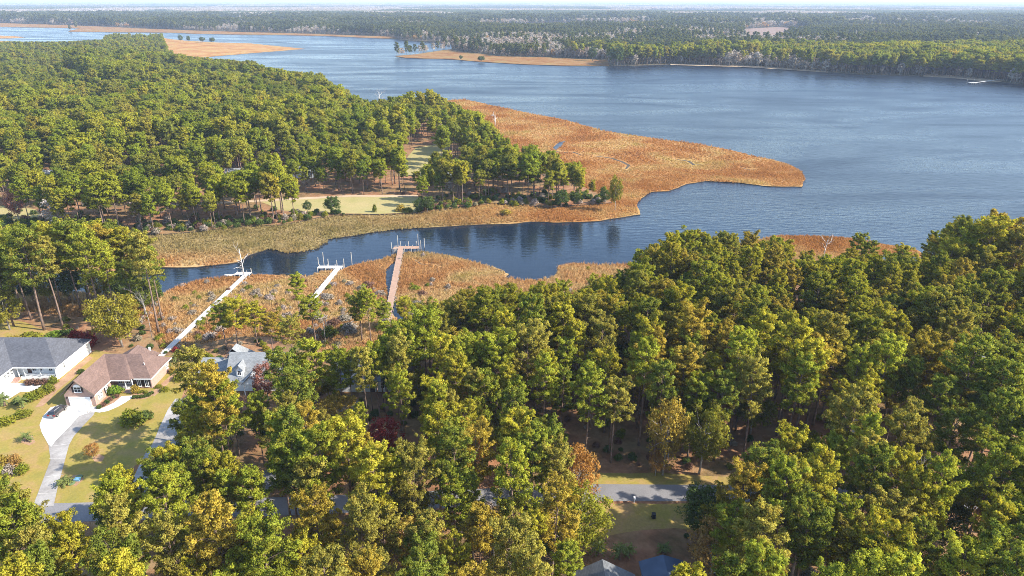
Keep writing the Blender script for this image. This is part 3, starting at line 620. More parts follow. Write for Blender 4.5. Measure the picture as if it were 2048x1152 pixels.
# --- brick house
g = LZ
bh = empty('brick_house', (-100, 150, g)); tag(bh, 'red brick house with brown shingle hip roof and arched window over its garage', 'house')
w = MB(); w.box(-107.9, -100.7, 141.6, 151.2, g-.3, 4.3); w.box(-107.4, -91.1, 151.0, 159.4, g-.3, 4.28); w.box(-95.2, -91.12, 149.8, 151.1, g-.3, 4.26); w.box(-103.2, -94.9, 159.3, 161.9, g-.3, 4.24)
w.part('wall', M['brick'], bh)
gm = MB(); gm.poly([(-107.9, 141.6, 4.29), (-100.7, 141.6, 4.29), (-104.3, 141.6, 8.15)]); gm.poly([(-107.9, 141.8, 4.29), (-104.3, 141.8, 8.15), (-100.7, 141.8, 4.29)]); gm.part('gable', M['brick'], bh)
e = 4.42
roof_part(bh, [[(-108.5, 141.2, e), (-104.35, 141.2, 8.5), (-104.35, 154.6, 8.5), (-108.5, 160.3, e)],
               [(-100.4, 141.2, e), (-104.35, 141.2, 8.5), (-104.35, 154.6, 8.5), (-100.5, 148.5, e)],
               [(-100.5, 148.5, e), (-95.6, 148.5, e+.03), (-99.7, 154.6, 8.56), (-104.35, 154.6, 8.5)],
               [(-95.6, 148.5, e+.03), (-95.0, 149.3, e), (-99.1, 154.6, 8.45), (-99.7, 154.6, 8.56)],
               [(-95.0, 149.3, e), (-90.7, 149.3, e), (-95.0, 154.6, 8.5), (-99.1, 154.6, 8.45)],
               [(-90.7, 149.3, e), (-90.7, 160.3, e), (-95.0, 154.6, 8.5)],
               [(-90.7, 160.3, e), (-108.5, 160.3, e), (-104.35, 154.6, 8.5), (-95.0, 154.6, 8.5)],
               [(-98.4, 154.5, 8.44), (-98.4, 159.7, 8.44), (-94.4, 162.5, e-.02), (-94.4, 157.2, e+1.6)],
               [(-98.4, 154.5, 8.44), (-98.4, 159.7, 8.44), (-103.7, 162.5, e-.02), (-103.7, 157.2, e+1.6)],
               [(-98.4, 159.7, 8.44), (-94.4, 162.5, e-.02), (-103.7, 162.5, e-.02)]], M['roof_brown'])
fascia(bh, (-100.5, 148.44), (-95.6, 148.44), e-.12); fascia(bh, (-95.0, 149.24), (-90.7, 149.24), e-.12); fascia(bh, (-90.66, 149.4), (-90.66, 160.3), e-.12); fascia(bh, (-100.36, 141.3), (-100.36, 148.4), e-.12)
for sx in (-1, 1):
    m = MB(); m.tube([(-104.35+sx*4.15, 141.12, e-.05), (-104.35, 141.12, 8.46)], .11, 4); m.part('barge_board', M['dark_wood'], bh)
gd = MB(); gd.box(-106.7, -102.0, 141.52, 141.60, g, g+2.25); gd = gd.part('garage_door', M['white_trim'], bh)
for k in range(4):
    m = MB(); m.box(-106.6, -102.1, 141.47, 141.515, g+.06+k*.55, g+.52+k*.55); m.part('panel', M['white'], gd)
for x in (-106.85, -101.85):
    m = MB(); m.box(x-.1, x+.1, 141.45, 141.6, g, g+2.35); m.part('door_jamb', M['white_trim'], bh)
m = MB(); m.box(-106.95, -101.75, 141.42, 141.6, g+2.36, g+2.55); m.part('door_header', M['white_trim'], bh)
for x in (-107.3, -101.35):
    m = MB(); m.box(x-.12, x+.12, 141.3, 141.6, g+2.2, g+2.6); m.part('wall_lamp', M['shutter'], bh)
window(bh, (-104.3, 141.6, 5.75), 1.7, 1.5, '-y', True, True)
for y in (143.2, 144.2): window(bh, (-100.7, y, 2.9), .75, 1.5, '+x')
window(bh, (-100.7, 146.6, 2.9), .95, 1.5, '+x', True)
for x in (-94.2, -92.3): window(bh, (x, 149.8, 2.75), .95, 1.9, '-y', True)
for x in (-99.6, -97.6): window(bh, (x, 151.0, 2.7), 1.1, 1.7, '-y')
window(bh, (-91.1, 158.0, 2.9), .9, 1.1, '+x')
d_ = MB(); d_.box(-96.6, -95.6, 150.92, 151.0, g+.5, g+2.6); d_ = d_.part('front_door', M['door'], bh); m = MB(); m.box(-95.78, -95.7, 150.86, 150.92, g+1.4, g+1.55); m.part('handle', M['rim'], d_)
for x in (-97.2, -95.4): m = MB(); m.tube([(x, 148.9, g), (x, 148.9, 4.3)], .13, 8); m.part('porch_column', M['white_trim'], bh)
m = MB(); m.box(-100.7, -95.2, 148.6, 151.0, g-.2, g+.42); m.part('porch_floor', M['concrete'], bh)
for k in range(3): m = MB(); m.box(-97.3, -95.3, 148.6-.35*(3-k), 148.6-.35*(2-k), g-.1, g+.12*(k+1)); m.part('step', M['brick'], bh)
m = MB(); m.tube([(-93.3, 152.2, 6.2), (-93.3, 152.2, 7.3)], .08, 6); m.part('vent_pipe', M['white_trim'], bh)
m = MB(); m.box(-96.3, -95.9, 160.4, 160.8, 6.0, 7.2); m.part('vent_pipe', M['white_trim'], bh)

# --- white house at the frame edge
wh = empty('white_house', (-125, 160, g)); tag(wh, 'white house with charcoal hip roof and a long front porch at the left edge', 'house')
w = MB(); w.box(-141, -117.6, 156.2, 169.2, g-.3, 4.86); w.box(-118.2, -117.62, 154.4, 156.3, g-.3, 4.84); w.box(-140.6, -128.9, 149.6, 156.4, g-.3, 4.82); w.part('wall', M['white'], wh)
e = 5.0
roof_part(wh, [[(-128.4, 153.8, e), (-117.2, 153.8, e), (-123.8, 161.8, 9.5), (-136, 161.8, 9.5), (-136, 159.5, 8.2)],
               [(-117.2, 153.8, e), (-117.2, 169.7, e), (-123.8, 161.8, 9.5)],
               [(-117.2, 169.7, e), (-142, 169.7, e), (-138, 161.8, 9.5), (-123.8, 161.8, 9.5)],
               [(-128.4, 149.0, e-.03), (-128.4, 156.5, e-.03), (-134.6, 162.0, 9.3), (-134.6, 155.0, 9.3)],
               [(-128.4, 149.0, e-.03), (-141, 149.0, e-.03), (-134.6, 155.0, 9.3)],
               [(-141, 149.0, e-.03), (-141, 163, e-.03), (-134.6, 162.0, 9.3), (-134.6, 155.0, 9.3)]], M['roof_dark'])
fascia(wh, (-128.3, 153.76), (-117.2, 153.76), e-.1); fascia(wh, (-117.16, 153.9), (-117.16, 169.6), e-.1); fascia(wh, (-128.36, 149.1), (-128.36, 153.7), e-.12)
for x in (-127.6, -126.0, -121.9, -117.9): m = MB(); m.tube([(x, 154.2, g+.7), (x, 154.2, e-.25)], .13, 8); m.part('porch_column', M['white_trim'], wh)
m = MB(); m.box(-127.2, -117.8, 153.9, 156.2, g-.2, g+.75); m.part('porch_floor', M['white'], wh)
rl = MB(); rl.box(-125.9, -118, 153.98, 154.06, g+1.55, g+1.65); rl = rl.part('railing', M['white_trim'], wh)
for k in range(26): m = MB(); m.box(-125.8+k*.3, -125.74+k*.3, 154.0, 154.04, g+.75, g+1.55); m.part('baluster', M['white_trim'], rl)
for k in range(5): m = MB(); m.box(-128.6, -127.0, 153.9-.34*(5-k), 153.9-.34*(4-k), g-.1, g+.14*(k+1)); m.part('step', M['brick'], wh)
for x in (-124.8, -123.2, -120.5, -119.2): window(wh, (x, 156.2, 3.4), 1.1, 1.7, '-y')
d_ = MB(); d_.box(-126.6, -125.6, 156.1, 156.2, g+.75, g+2.9); d_ = d_.part('front_door', M['door'], wh); m = MB(); m.box(-125.8, -125.7, 156.04, 156.1, g+1.7, g+1.85); m.part('handle', M['rim'], d_)
for y in (151.6, 152.8, 154.0): window(wh, (-128.9, y-.4, 3.6), .8, 1.5, '+x')
window(wh, (-117.6, 162.6, 3.9), .6, .8, '+x'); window(wh, (-117.6, 164.6, 3.7), .6, 1.5, '+x'); window(wh, (-117.6, 167.6, 3.7), .7, 1.5, '+x'); window(wh, (-117.6, 157.2, 3.6), .8, 1.5, '+x')
m = MB(); m.box(-137.6, -131.4, 149.5, 149.6, g, g+2.2); m.part('garage_door', M['white_trim'], wh)

# --- grey-roofed house with a dormer
gh = empty('grey_roofed_house', (-66, 153, g)); tag(gh, 'white house with pale grey roof and one dormer half hidden among pines', 'house')
w = MB(); w.box(-71.0, -57.6, 148.6, 157.8, g-.3, 4.5); w.box(-79.6, -70.9, 152.4, 158.6, g-.3, 4.3); w.box(-76, -68.5, 157.7, 161.6, g-.3, 4.28); w.part('wall', M['white'], gh)
for x, xi in ((-71.0, -70.9), (-57.6, -57.7)):
    m = MB(); m.poly([(x, 148.6, 4.45), (x, 157.8, 4.45), (x, 152.9, 9.6)]); m.poly([(xi, 148.6, 4.45), (xi, 152.9, 9.6), (xi, 157.8, 4.45)]); m.part('gable', M['white'], gh)
e = 4.7
roof_part(gh, [[(-71.4, 147.5, e), (-57.2, 147.5, e), (-57.2, 152.9, 10), (-71.4, 152.9, 10)], [(-57.2, 158.4, e), (-71.4, 158.4, e), (-71.4, 152.9, 10), (-57.2, 152.9, 10)],
               [(-80, 151.9, e-.2), (-71.2, 151.9, e-.2), (-71.2, 155.5, 7.0), (-80, 155.5, 7.0)], [(-80, 159.1, e-.2), (-71.2, 159.1, e-.2), (-71.2, 155.5, 7.0), (-80, 155.5, 7.0)],
               [(-76.2, 162.2, e), (-68, 162.2, e), (-71.4, 157.4, 10.1)], [(-68, 162.2, e), (-68, 155, e+2), (-71.4, 154.5, 10.1), (-71.4, 157.4, 10.1)], [(-76.2, 162.2, e), (-76.2, 155, e), (-71.4, 154.5, 10.1), (-71.4, 157.4, 10.1)]], M['roof_grey'])
dm = MB(); dm.box(-68.6, -66.9, 148.3, 152.0, 5.4, 7.5); dm.poly([(-68.6, 148.3, 7.5), (-66.9, 148.3, 7.5), (-67.75, 148.3, 8.6)]); dm = dm.part('dormer', M['white'], gh)
roof_part(dm, [[(-68.85, 148.0, 7.45), (-68.85, 151.5, 7.45), (-67.75, 152.2, 8.75), (-67.75, 148.0, 8.75)], [(-66.65, 148.0, 7.45), (-66.65, 151.5, 7.45), (-67.75, 152.2, 8.75), (-67.75, 148.0, 8.75)]], M['roof_grey'], .12, 'dormer_roof')
window(gh, (-67.75, 148.3, 6.6), .95, 1.4, '-y')
pg = MB(); pg.poly([(-66.6, 146.4, 4.4), (-62.2, 146.4, 4.4), (-64.4, 146.4, 6.7)]); pg.poly([(-66.6, 146.5, 4.4), (-64.4, 146.5, 6.7), (-62.2, 146.5, 4.4)]); pg = pg.part('porch_gable', M['white'], gh)
roof_part(pg, [[(-66.9, 146.1, 4.4), (-66.9, 148.2, 4.4), (-64.4, 150.2, 7.0), (-64.4, 146.1, 7.0)], [(-61.9, 146.1, 4.4), (-61.9, 148.2, 4.4), (-64.4, 150.2, 7.0), (-64.4, 146.1, 7.0)]], M['roof_grey'], .12, 'porch_roof')
for x in (-66.4, -62.4): m = MB(); m.tube([(x, 146.6, g), (x, 146.6, 4.4)], .12, 8); m.part('porch_column', M['white_trim'], gh)
for x in (-69.8, -60.2): window(gh, (x, 148.6, 2.9), 1.0, 1.7, '-y')
d_ = MB(); d_.box(-65, -63.9, 148.5, 148.6, g, g+2.2); d_.part('front_door', M['door'], gh)
fascia(gh, (-71.4, 147.46), (-57.2, 147.46), e-.1)

def gable_house(name, label, cx, cy, wx, wy, eave, ridge, wall, roof, gz, axis='x', wins=3):
    r_ = empty(name, (cx, cy, gz)); tag(r_, label, 'house')
    x0, x1, y0, y1 = cx-wx/2, cx+wx/2, cy-wy/2, cy+wy/2; e, t = gz+eave, gz+ridge
    m = MB(); m.box(x0, x1, y0, y1, gz-.3, e)
    if axis == 'x':
        for x in (x0, x1): m.poly([(x, y0, e), (x, y1, e), (x, cy, t-.12)])
        pl = [[(x0-.5, y0-.5, e-.1), (x1+.5, y0-.5, e-.1), (x1+.5, cy, t), (x0-.5, cy, t)], [(x0-.5, y1+.5, e-.1), (x1+.5, y1+.5, e-.1), (x1+.5, cy, t), (x0-.5, cy, t)]]
    else:
        for y in (y0, y1): m.poly([(x0, y, e), (x1, y, e), (cx, y, t-.12)])
        pl = [[(x0-.5, y0-.5, e-.1), (x0-.5, y1+.5, e-.1), (cx, y1+.5, t), (cx, y0-.5, t)], [(x1+.5, y0-.5, e-.1), (x1+.5, y1+.5, e-.1), (cx, y1+.5, t), (cx, y0-.5, t)]]
    m.part('wall', wall, r_); roof_part(r_, pl, roof)
    for k in range(wins): window(r_, (x0+wx*(k+.5)/wins, y0, gz+eave*.55), 1.0, 1.5, '-y')
    for k in range(2): window(r_, (x1, y0+wy*(k+.5)/2, gz+eave*.55), 1.0, 1.5, '+x')
    m = MB(); m.box(cx+wx/wins*.5-.5, cx+wx/wins*.5+.5, y0-.06, y0-.005, gz, gz+2.1); m.part('front_door', M['door'], r_)
    return r_
gable_house('shingled_house', 'pale grey shingle gable roof at the bottom edge beside the blue roof', 14.9, 77.5, 10.2, 16, 3.2, 6.4, M['beige'], M['roof_mid'], g, 'y')
gable_house('blue_roofed_garage', 'garage with dark blue metal roof in the shade below the road', 25.6, 81.5, 7.0, 14, 3.1, 4.5, M['beige'], M['roof_blue'], g, 'y')
q = G(2040, 618, g); gable_house('riverside_house', 'bright white house behind pines at the right edge by the river', q[0]+5, q[1]+5, 12, 10, 5.4, 9, M['white'], M['dock_white'], g, 'y')
q = G(1985, 758, g); gable_house('beige_house', 'beige house mostly hidden by dark pines near the right edge', q[0]+1, q[1]+5, 10, 9, 3.6, 6.8, M['beige'], M['roof_grey'], g, 'x')
q = G(700, 790, g); gable_house('wooded_house', 'house with pale grey roof buried in the pines right of the dormer house', q[0]+3, q[1]+6, 15, 9, 3.4, 7.0, M['grey_siding'], M['roof_grey'], g, 'x')
for (px, py, wx, wy, lab, wl, rf) in ((478, 362, 12, 10, 'grey-roofed house peeping out of the pine forest across the creek', 'white', 'roof_grey'),
        (100, 366, 12, 9, 'white house half hidden in the forest left of the meadow', 'white', 'dock_white'), (165, 282, 12, 9, 'small white house deep in the forest above the others', 'white', 'dock_white'),
        (612, 352, 13, 10, 'house with grey roof between tall pines behind the meadow', 'grey_siding', 'roof_grey'), (905, 362, 12, 10, 'pale house behind the pine clump right of the hidden lawn', 'beige', 'roof_grey')):
    q = G(px, py, 1.0); gable_house('forest_house', lab, q[0], q[1], wx, wy, 3.6, 7.2, M[wl], M[rf], 1.0, 'x')

# ------------------------------------------------------------------ docks
def dock(name, label, a, b_, width, mat, platforms=(), tall=(), z=1.3):
    a, b_ = Vector((*a, 0)), Vector((*b_, 0)); d = (b_-a); L = d.length; d.normalize(); s = Vector((-d.y, d.x, 0))*width/2
    r_ = empty(name, (a.x, a.y, 0)); tag(r_, label, 'dock')
    m = MB(); m.prism([(*(a+s).xy, z), (*(a-s).xy, z), (*(b_-s).xy, z), (*(b_+s).xy, z)][::-1], .09); m.part('walkway', mat, r_)
    for sd in (-1, 1):
        c, e_ = a+s*sd*.86, b_+s*sd*.86; m = MB(); m.tube([(*c.xy, z-.18), (*e_.xy, z-.18)], .08, 4); m.part('stringer', M['dark_wood'], r_)
    n = max(2, int(L/3.2))
    for k in range(n+1):
        p = a+d*L*k/n
        for sd in (-1, 1):
            q = p+s*sd*1.08; m = MB(); m.tube([(q.x, q.y, -1.5), (q.x, q.y, z+.06)], .12, 6); m.part('piling', M['piling'], r_)
    for (x0, x1, y0, y1) in platforms:
        m = MB(); m.box(x0, x1, y0, y1, z-.12, z+.012); m.part('platform', mat, r_)
        for x in np.linspace(x0+.1, x1-.1, 4):
            for y in (y0-.13, y1+.13): m = MB(); m.tube([(x, y, -1.5), (x, y, z+.5)], .12, 6); m.part('piling', M['piling'], r_)
    for (x, y, top) in tall: m = MB(); m.tube([(x, y, -1.5), (x, y, top)], .15, 7); m.part('tall_piling', M['piling'], r_)
    return r_
dock('long_white_dock', 'long narrow bleached white dock leading to the bare snag', (-97.2, 166.5), (-95.5, 228.6), 1.8, M['dock_white'], [(-99.6, -94.2, 227.5, 230.0)], [(-94.6, 230.6, 2.6), (-97.6, 230.6, 2.6)])
dock('short_white_dock', 'shorter white dock with a left-turned head and tall pilings', (-66.2, 198.5), (-63.9, 235.2), 2.0, M['dock_white'], [(-71.6, -62.6, 234.0, 236.6)], [(-71.8, 236.9, 4.4), (-70.6, 239.6, 5.4), (-68.2, 237.0, 3.8), (-65.0, 237.0, 3.4), (-62.4, 237.0, 3.9), (-60.0, 239.4, 5.6)])
dock('tan_dock', 'tan wooden dock turning right at its head', (-38.6, 192.0), (-44.3, 257.0), 2.1, M['dock_wood'], [(-45.4, -37.2, 255.6, 258.6), (-47.2, -45.5, 254.8, 257.6)], [(-44.8, 259.2, 3.2), (-41.6, 259.2, 3.2), (-38.4, 259.2, 3.2), (-36.6, 258.8, 3.6), (-46.4, 262.5, 4.5), (-38.3, 263.5, 4.8), (-35.4, 260.8, 3.8)])
dock('wooded_boardwalk', 'white boardwalk glimpsed between treetops on the right', (110.5, 205.0), (98.6, 241.5), 1.9, M['dock_white'], (), (), 2.2)
dock('river_edge_dock', 'white dock over open water at the right edge', (186, 246), (219, 272), 2.4, M['dock_white'], [(214, 221, 270.5, 275.5)], [(209, 269.5, 3.6), (222, 276, 4.0)], 1.6)
dock('far_shore_dock', 'thin pale dock reaching out from the far shore', (618, 897), (558, 857), 2.6, M['dock_white'], [(552, 560, 853, 860)], [(552, 862, 5), (561, 863, 5)], 1.6)
# small boat beside the first dock
bt = empty('skiff', (-101.8, 229.0, 0.05)); tag(bt, 'small white skiff moored at the end of the long dock', 'boat')
m = MB(); n = 9; prof = [(-2.2+4.4*k/(n-1), .78*min(1, (1.02-(k/(n-1))**2.6)+.02)) for k in range(n)]
for k in range(n-1):
    x0, w0 = prof[k]; x1, w1 = prof[k+1]; a0, a1 = -101.8-x0, -101.8-x1; y = 229.0
    for sd in (-1, 1):
        m.poly([(a0, y+sd*w0, .62), (a1, y+sd*w1, .62), (a1, y+sd*w1*.6, -.05), (a0, y+sd*w0*.6, -.05)]); m.poly([(a0, y+sd*w0*.9, .6), (a1, y+sd*w1*.9, .6), (a1, y+sd*w1*.55, .12), (a0, y+sd*w0*.55, .12)])
        m.poly([(a0, y+sd*w0, .62), (a1, y+sd*w1, .62), (a1, y+sd*w1*.9, .6), (a0, y+sd*w0*.9, .6)])
    m.poly([(a0, y-w0*.55, .12), (a1, y-w1*.55, .12), (a1, y+w1*.55, .12), (a0, y+w0*.55, .12)])
m.poly([(-99.6, 228.22, .62), (-99.6, 229.78, .62), (-99.6, 229.47, -.05), (-99.6, 228.53, -.05)]); m.part('hull', M['white_trim'], bt)
for x in (-100.8, -102.4): m = MB(); m.box(x-.16, x+.16, 228.4, 229.6, .36, .42); m.part('thwart', M['dock_wood'], bt)
m = MB(); m.box(-99.75, -99.3, 228.85, 229.15, .25, 1.05); m.part('outboard_motor', M['shutter'], bt)
# mooring poles standing free in the creek
for (px, py, hh, lab) in ((783, 497, 2.6, 'lone mooring pole left of the tan dock head'), (1190, 470, 0.6, 'tiny white float on the creek water')):
    q = G(px, py, 0)
    if hh > 1: m = MB(); m.tube([(q[0], q[1], -1.5), (q[0], q[1], hh*.6), (q[0], q[1], hh)], [.16, .15, .13], 8); tag(link('mooring_pole', m.mesh('mooring_pole', M['piling'])), lab, 'pole')

# ------------------------------------------------------------------ cars and small yard things
def car(name, label, x, y, rz, z, paint):
    r_ = empty(name, (x, y, z), rz); tag(r_, label, 'car')
    def loc(mb, nm, mat, par=None, sm=False): return link(nm, mb.mesh(nm, mat, (0, 0, 0), sm), par or r_)
    prof = [(-2.35, .42), (-2.38, .75), (-2.3, 1.0), (-2.2, 1.05), (1.05, 1.08), (2.1, .95), (2.35, .75), (2.35, .42)]
    b = MB(); ws = [.93, .96, .95, .92, .92, .88, .86, .86]; n = len(prof)
    L_ = [(-ws[k], prof[k][0], prof[k][1]) for k in range(n)]; R_ = [(ws[k], prof[k][0], prof[k][1]) for k in range(n)]
    b.poly(L_[::-1]); b.poly(R_)
    for k in range(n): b.poly([L_[k], L_[(k+1) % n], R_[(k+1) % n], R_[k]])
    bo = loc(b, 'body', paint)
    c = MB(); lo = [(-.9, -2.22, 1.04), (.9, -2.22, 1.04), (.88, 1.1, 1.07), (-.88, 1.1, 1.07)]; hi = [(-.68, -1.85, 1.66), (.68, -1.85, 1.66), (.66, .35, 1.68), (-.66, .35, 1.68)]
    c.poly(hi)
    for k in range(4): c.poly([lo[k], lo[(k+1) % 4], hi[(k+1) % 4], hi[k]])
    loc(c, 'cabin', paint)
    def quad(i, j, f0, f1, g0, g1, off):
        A, B, Cc, D = (Vector(v) for v in (lo[i], lo[j], hi[j], hi[i])); nn = (B-A).cross(D-A).normalized()*off
        P2 = lambda f, g_: (A.lerp(B, f)).lerp(D.lerp(Cc, f), g_)+nn
        return [P2(f0, g0), P2(f1, g0), P2(f1, g1), P2(f0, g1)]
    for i, j, spl in ((0, 1, ((.06, .94),)), (1, 2, ((.06, .3), (.33, .6), (.63, .93))), (2, 3, ((.05, .95),)), (3, 0, ((.07, .37), (.4, .67), (.7, .94)))):
        for f0, f1 in spl: m = MB(); m.poly(quad(i, j, f0, f1, .12, .9, .012)); loc(m, 'window', M['glass'])
    for sx in (-.55, .55): m = MB(); m.box(sx-.03, sx+.03, -1.7, .2, 1.68, 1.74); loc(m, 'roof_rail', M['plate'])
    for sx in (-1, 1):
        for yy in (-1.45, 1.4):
            t = MB(); t.tube([(sx*.72, yy, .34), (sx*.97, yy, .34)], .34, 14); wo = loc(t, 'wheel', M['tyre']); rm = MB(); rm.tube([(sx*.9, yy, .34), (sx*.985, yy, .34)], .21, 10); loc(rm, 'rim', M['rim'], wo)
        m = MB(); m.box(min(sx*.55, sx*.93), max(sx*.55, sx*.93), -2.42, -2.34, .72, .98); loc(m, 'tail_lamp', M['tail'])
        m = MB(); m.box(min(sx*.5, sx*.85), max(sx*.5, sx*.85), 2.33, 2.39, .62, .8); loc(m, 'headlight', M['lamp'])
        m = MB(); m.box(min(sx*.92, sx*1.12), max(sx*.92, sx*1.12), .75, .92, 1.0, 1.16); loc(m, 'wing_mirror', paint)
    m = MB(); m.box(-.8, .8, -2.46, -2.36, .42, .6); loc(m, 'bumper', M['plate']); m = MB(); m.box(-.26, .26, -2.42, -2.375, .74, .86); loc(m, 'number_plate', M['white_trim'])
    return r_
car('parked_car', 'dark sport utility car parked on the white concrete pad', -108.0, 138.3, R(-3), LZ+.06, M['car'])
q = G(1423, 1128, LZ); car('parked_car', 'dark car in deep shade beside the blue-roofed garage', q[0], q[1], R(8), LZ, M['car'])
def px_part_thing(name, label, cat, px, py, parts, z=LZ, group=None):
    q = G(px, py, z); r_ = empty(name, q); tag(r_, label, cat, group)
    for nm, mat, boxes in parts:
        m = MB()
        for b in boxes: m.box(*b)
        link(nm, m.mesh(nm, M[mat]), r_)
    return r_
mb_parts = [('post', 'white_trim', [(-.07, .07, -.07, .07, 0, 1.15)]), ('arm', 'white_trim', [(-.06, .06, -.45, -.07, .85, .95)]), ('box', 'white_trim', [(-.16, .16, -.5, .2, 1.15, 1.5)]), ('flag', 'tail', [(.17, .19, -.2, -.1, 1.3, 1.6)])]
px_part_thing('mailbox', 'white mailbox on a post beside the road in the clearing', 'mailbox', 1268, 1006, mb_parts)
px_part_thing('trash_bin', 'black wheeled bin standing in the shaded yard below the road', 'bin', 1307, 1036, [('body', 'black_plastic', [(-.33, .33, -.35, .35, .1, 1.0)]), ('lid', 'black_plastic', [(-.36, .36, -.4, .38, 1.0, 1.07)]), ('wheel', 'tyre', [(-.4, -.34, .2, .4, 0, .2)]), ('wheel', 'tyre', [(.34, .4, .2, .4, 0, .2)])])
px_part_thing('utility_box', 'white and green utility box at the left lawn edge', 'utility box', 47, 996, [('base', 'white_trim', [(-.5, .5, -.4, .4, 0, .5)]), ('cover', 'green_plastic', [(-.55, .55, -.45, .45, .5, .85)])])
px_part_thing('blue_box', 'light blue lidded box in the round bed beside the driveway', 'box', 155, 961, [('body', 'blue_plastic', [(-.55, .55, -.35, .35, 0, .45)]), ('lid', 'blue_plastic', [(-.58, .58, -.38, .38, .455, .55)])])
for px, py, lab in ((158, 955, 'upper of two round green lids in the lawn bed'), (143, 967, 'lower of two round green lids in the lawn bed')):
    q = G(px, py, LZ); m = MB(); m.tube([(*q[:2], LZ), (*q[:2], LZ+.22), (*q[:2], LZ+.3)], [.72, .72, .5], 16); tag(link('round_lid', m.mesh('round_lid', M['green_plastic'])), lab, 'lid', 'round lids in the lawn bed')

# ------------------------------------------------------------------ trees of the near woods
PINES = [pine_kit(200+i, h=hh, cb=cb, Rc=rc, flat=fl, nbr=nb) for i, (hh, cb, rc, fl, nb) in enumerate(
    [(25, .50, 4.8, .4, 46), (27, .60, 4.2, .2, 38), (24, .48, 5.2, .8, 48), (26, .54, 4.6, .3, 44), (23, .60, 5.0, 1.0, 42), (27, .48, 4.2, .0, 46), (25, .63, 3.9, .3, 34), (24, .54, 5.4, .6, 48), (26, .46, 4.7, .2, 50), (22, .54, 4.7, .8, 42)])]
PINE_H = [25, 27, 24, 26, 23, 27, 25, 24, 26, 22]; PINE_R = [4.6, 4.0, 5.0, 4.3, 4.8, 4.0, 3.6, 5.2, 4.4, 4.4]
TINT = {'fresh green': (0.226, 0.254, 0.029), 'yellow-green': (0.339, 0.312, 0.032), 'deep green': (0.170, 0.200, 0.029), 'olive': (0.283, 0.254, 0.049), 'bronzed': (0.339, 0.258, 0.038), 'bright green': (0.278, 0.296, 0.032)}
FORM = ['full-crowned', 'slender', 'broad-crowned', 'full-crowned', 'flat-topped', 'conical', 'thin-crowned', 'broad-crowned', 'conical', 'flat-topped']
KEEP_CLEAR = [   # places the photograph shows open: no crown may hang in front of them
    [(-100,945),(25,945),(58,1000),(72,1042),(188,1045),(180,975),(222,925),(292,905),(318,905),(352,862),(372,800),(388,742),(425,700),(430,768),(490,785),(558,765),(562,705),(640,712),(690,700),(780,662),(850,615),(900,592),
     (1000,577),(1080,572),(1150,597),(1230,552),(1280,520),(1300,494),(1380,464),(1450,468),(1560,478),(1620,514),(1655,520),(1700,505),(1780,516),(1840,524),(1868,468),(1900,444),(1960,439),(2000,455),(2120,472),(2120,-60),(-100,-60)],
    [(1190,950),(1432,955),(1436,982),(1398,1004),(1385,1060),(1378,1100),(1376,1160),(1162,1160),(1168,1110),(1158,1050),(1186,1003)],
    [(2014,578),(2048,576),(2048,618),(2020,618)], [(1950,712),(1984,712),(1980,746),(1954,746)], [(455,905),(500,905),(495,945),(455,940)], [(1702,838),(1726,836),(1728,856),(1706,860)],
    [(757,842),(788,842),(788,892),(757,892)], [(658,796),(703,796),(703,845),(658,845)], [(1776,972),(1818,972),(1812,1005),(1776,1005)], [(518,728),(556,728),(556,786),(518,786)]]
CR = np.array([(0, 0, 1), (.5, 0, .9), (-.5, 0, .9), (.85, 0, .75), (-.85, 0, .75), (.9, 0, .6), (-.9, 0, .6), (0, .9, .65), (0, -.9, .65), (0, 0, .5), (.6, 0, .5), (-.6, 0, .5)])
def crown_clear(x, y, z, h, rr, keep=KEEP_CLEAR, lo=0.0):
    pts = CR*np.array([rr, rr, h]) + np.array([x, y, z]); q = proj(pts)
    for k in keep:
        if inside(q, k).any(): return False
    return True
def clear_many(P2, z, h, rr, keep):
    pts = CR[None]*np.stack([rr, rr, h], 1)[:, None] + np.c_[P2, np.full(len(P2), z)][:, None]; q = proj(pts); ok = np.ones(len(P2), bool)
    for k in keep: ok &= ~inside(q, k).any(1)
    return ok
NO_BASE = [[G2(*p, LZ) for p in LAWN], road + rtop[::-1], [(-144, 147), (-90, 140), (-88, 164), (-116, 172), (-144, 172)], [(-81, 145), (-56, 145), (-56, 163), (-81, 163)], [(8, 68), (30.5, 68), (30.5, 107), (10, 107)], [(5, 103), (60, 102), (60, 117), (5, 119)],
           [G2(*p, LZ) for p in [(352,797),(336,820),(318,855),(303,890),(290,908),(240,1010),(300,1012),(340,930),(370,868),(380,830),(374,797)]], [G2(*p, LZ) for p in [(600,856),(660,836),(700,800),(720,803),(690,850),(640,880),(520,1000),(480,1003)]],
           [G2(*p, LZ) for p in [(1120,930),(1560,945),(1560,990),(1120,1004)]], [(-48, 149), (-28, 149), (-28, 163), (-48, 163)]]
cand = jitter_grid(near_up_line, 7.0, 21)
cand = cand[(cand[:, 1] > 58) & (cand[:, 1] < 262) & (np.abs(cand[:, 0]) < cand[:, 1]*.72+45)]
ok = np.ones(len(cand), bool)
for k in NO_BASE: ok &= ~inside(cand, k)
cand = cand[ok]
r_ = np.random.default_rng(5); pines = []
for x, y in cand:
    ki = int(r_.integers(len(PINES))); hs = r_.uniform(.74, 1.04)*(.9+.2*vnoise(x, y, 40, 3)); ws = hs*r_.uniform(.74, 1.06)
    for f in (1, .85, .7, .55):
        h, rr = PINE_H[ki]*hs*f, PINE_R[ki]*ws*f
        q = proj(np.array([[x, y, LZ+h*.8]]))[0]
        if not (-70 < q[0] < 2118 and q[1] < 1230): break
        if crown_clear(x, y, LZ, h, rr):
            pines.append([x, y, LZ, ki, hs*f, ws*f]); break
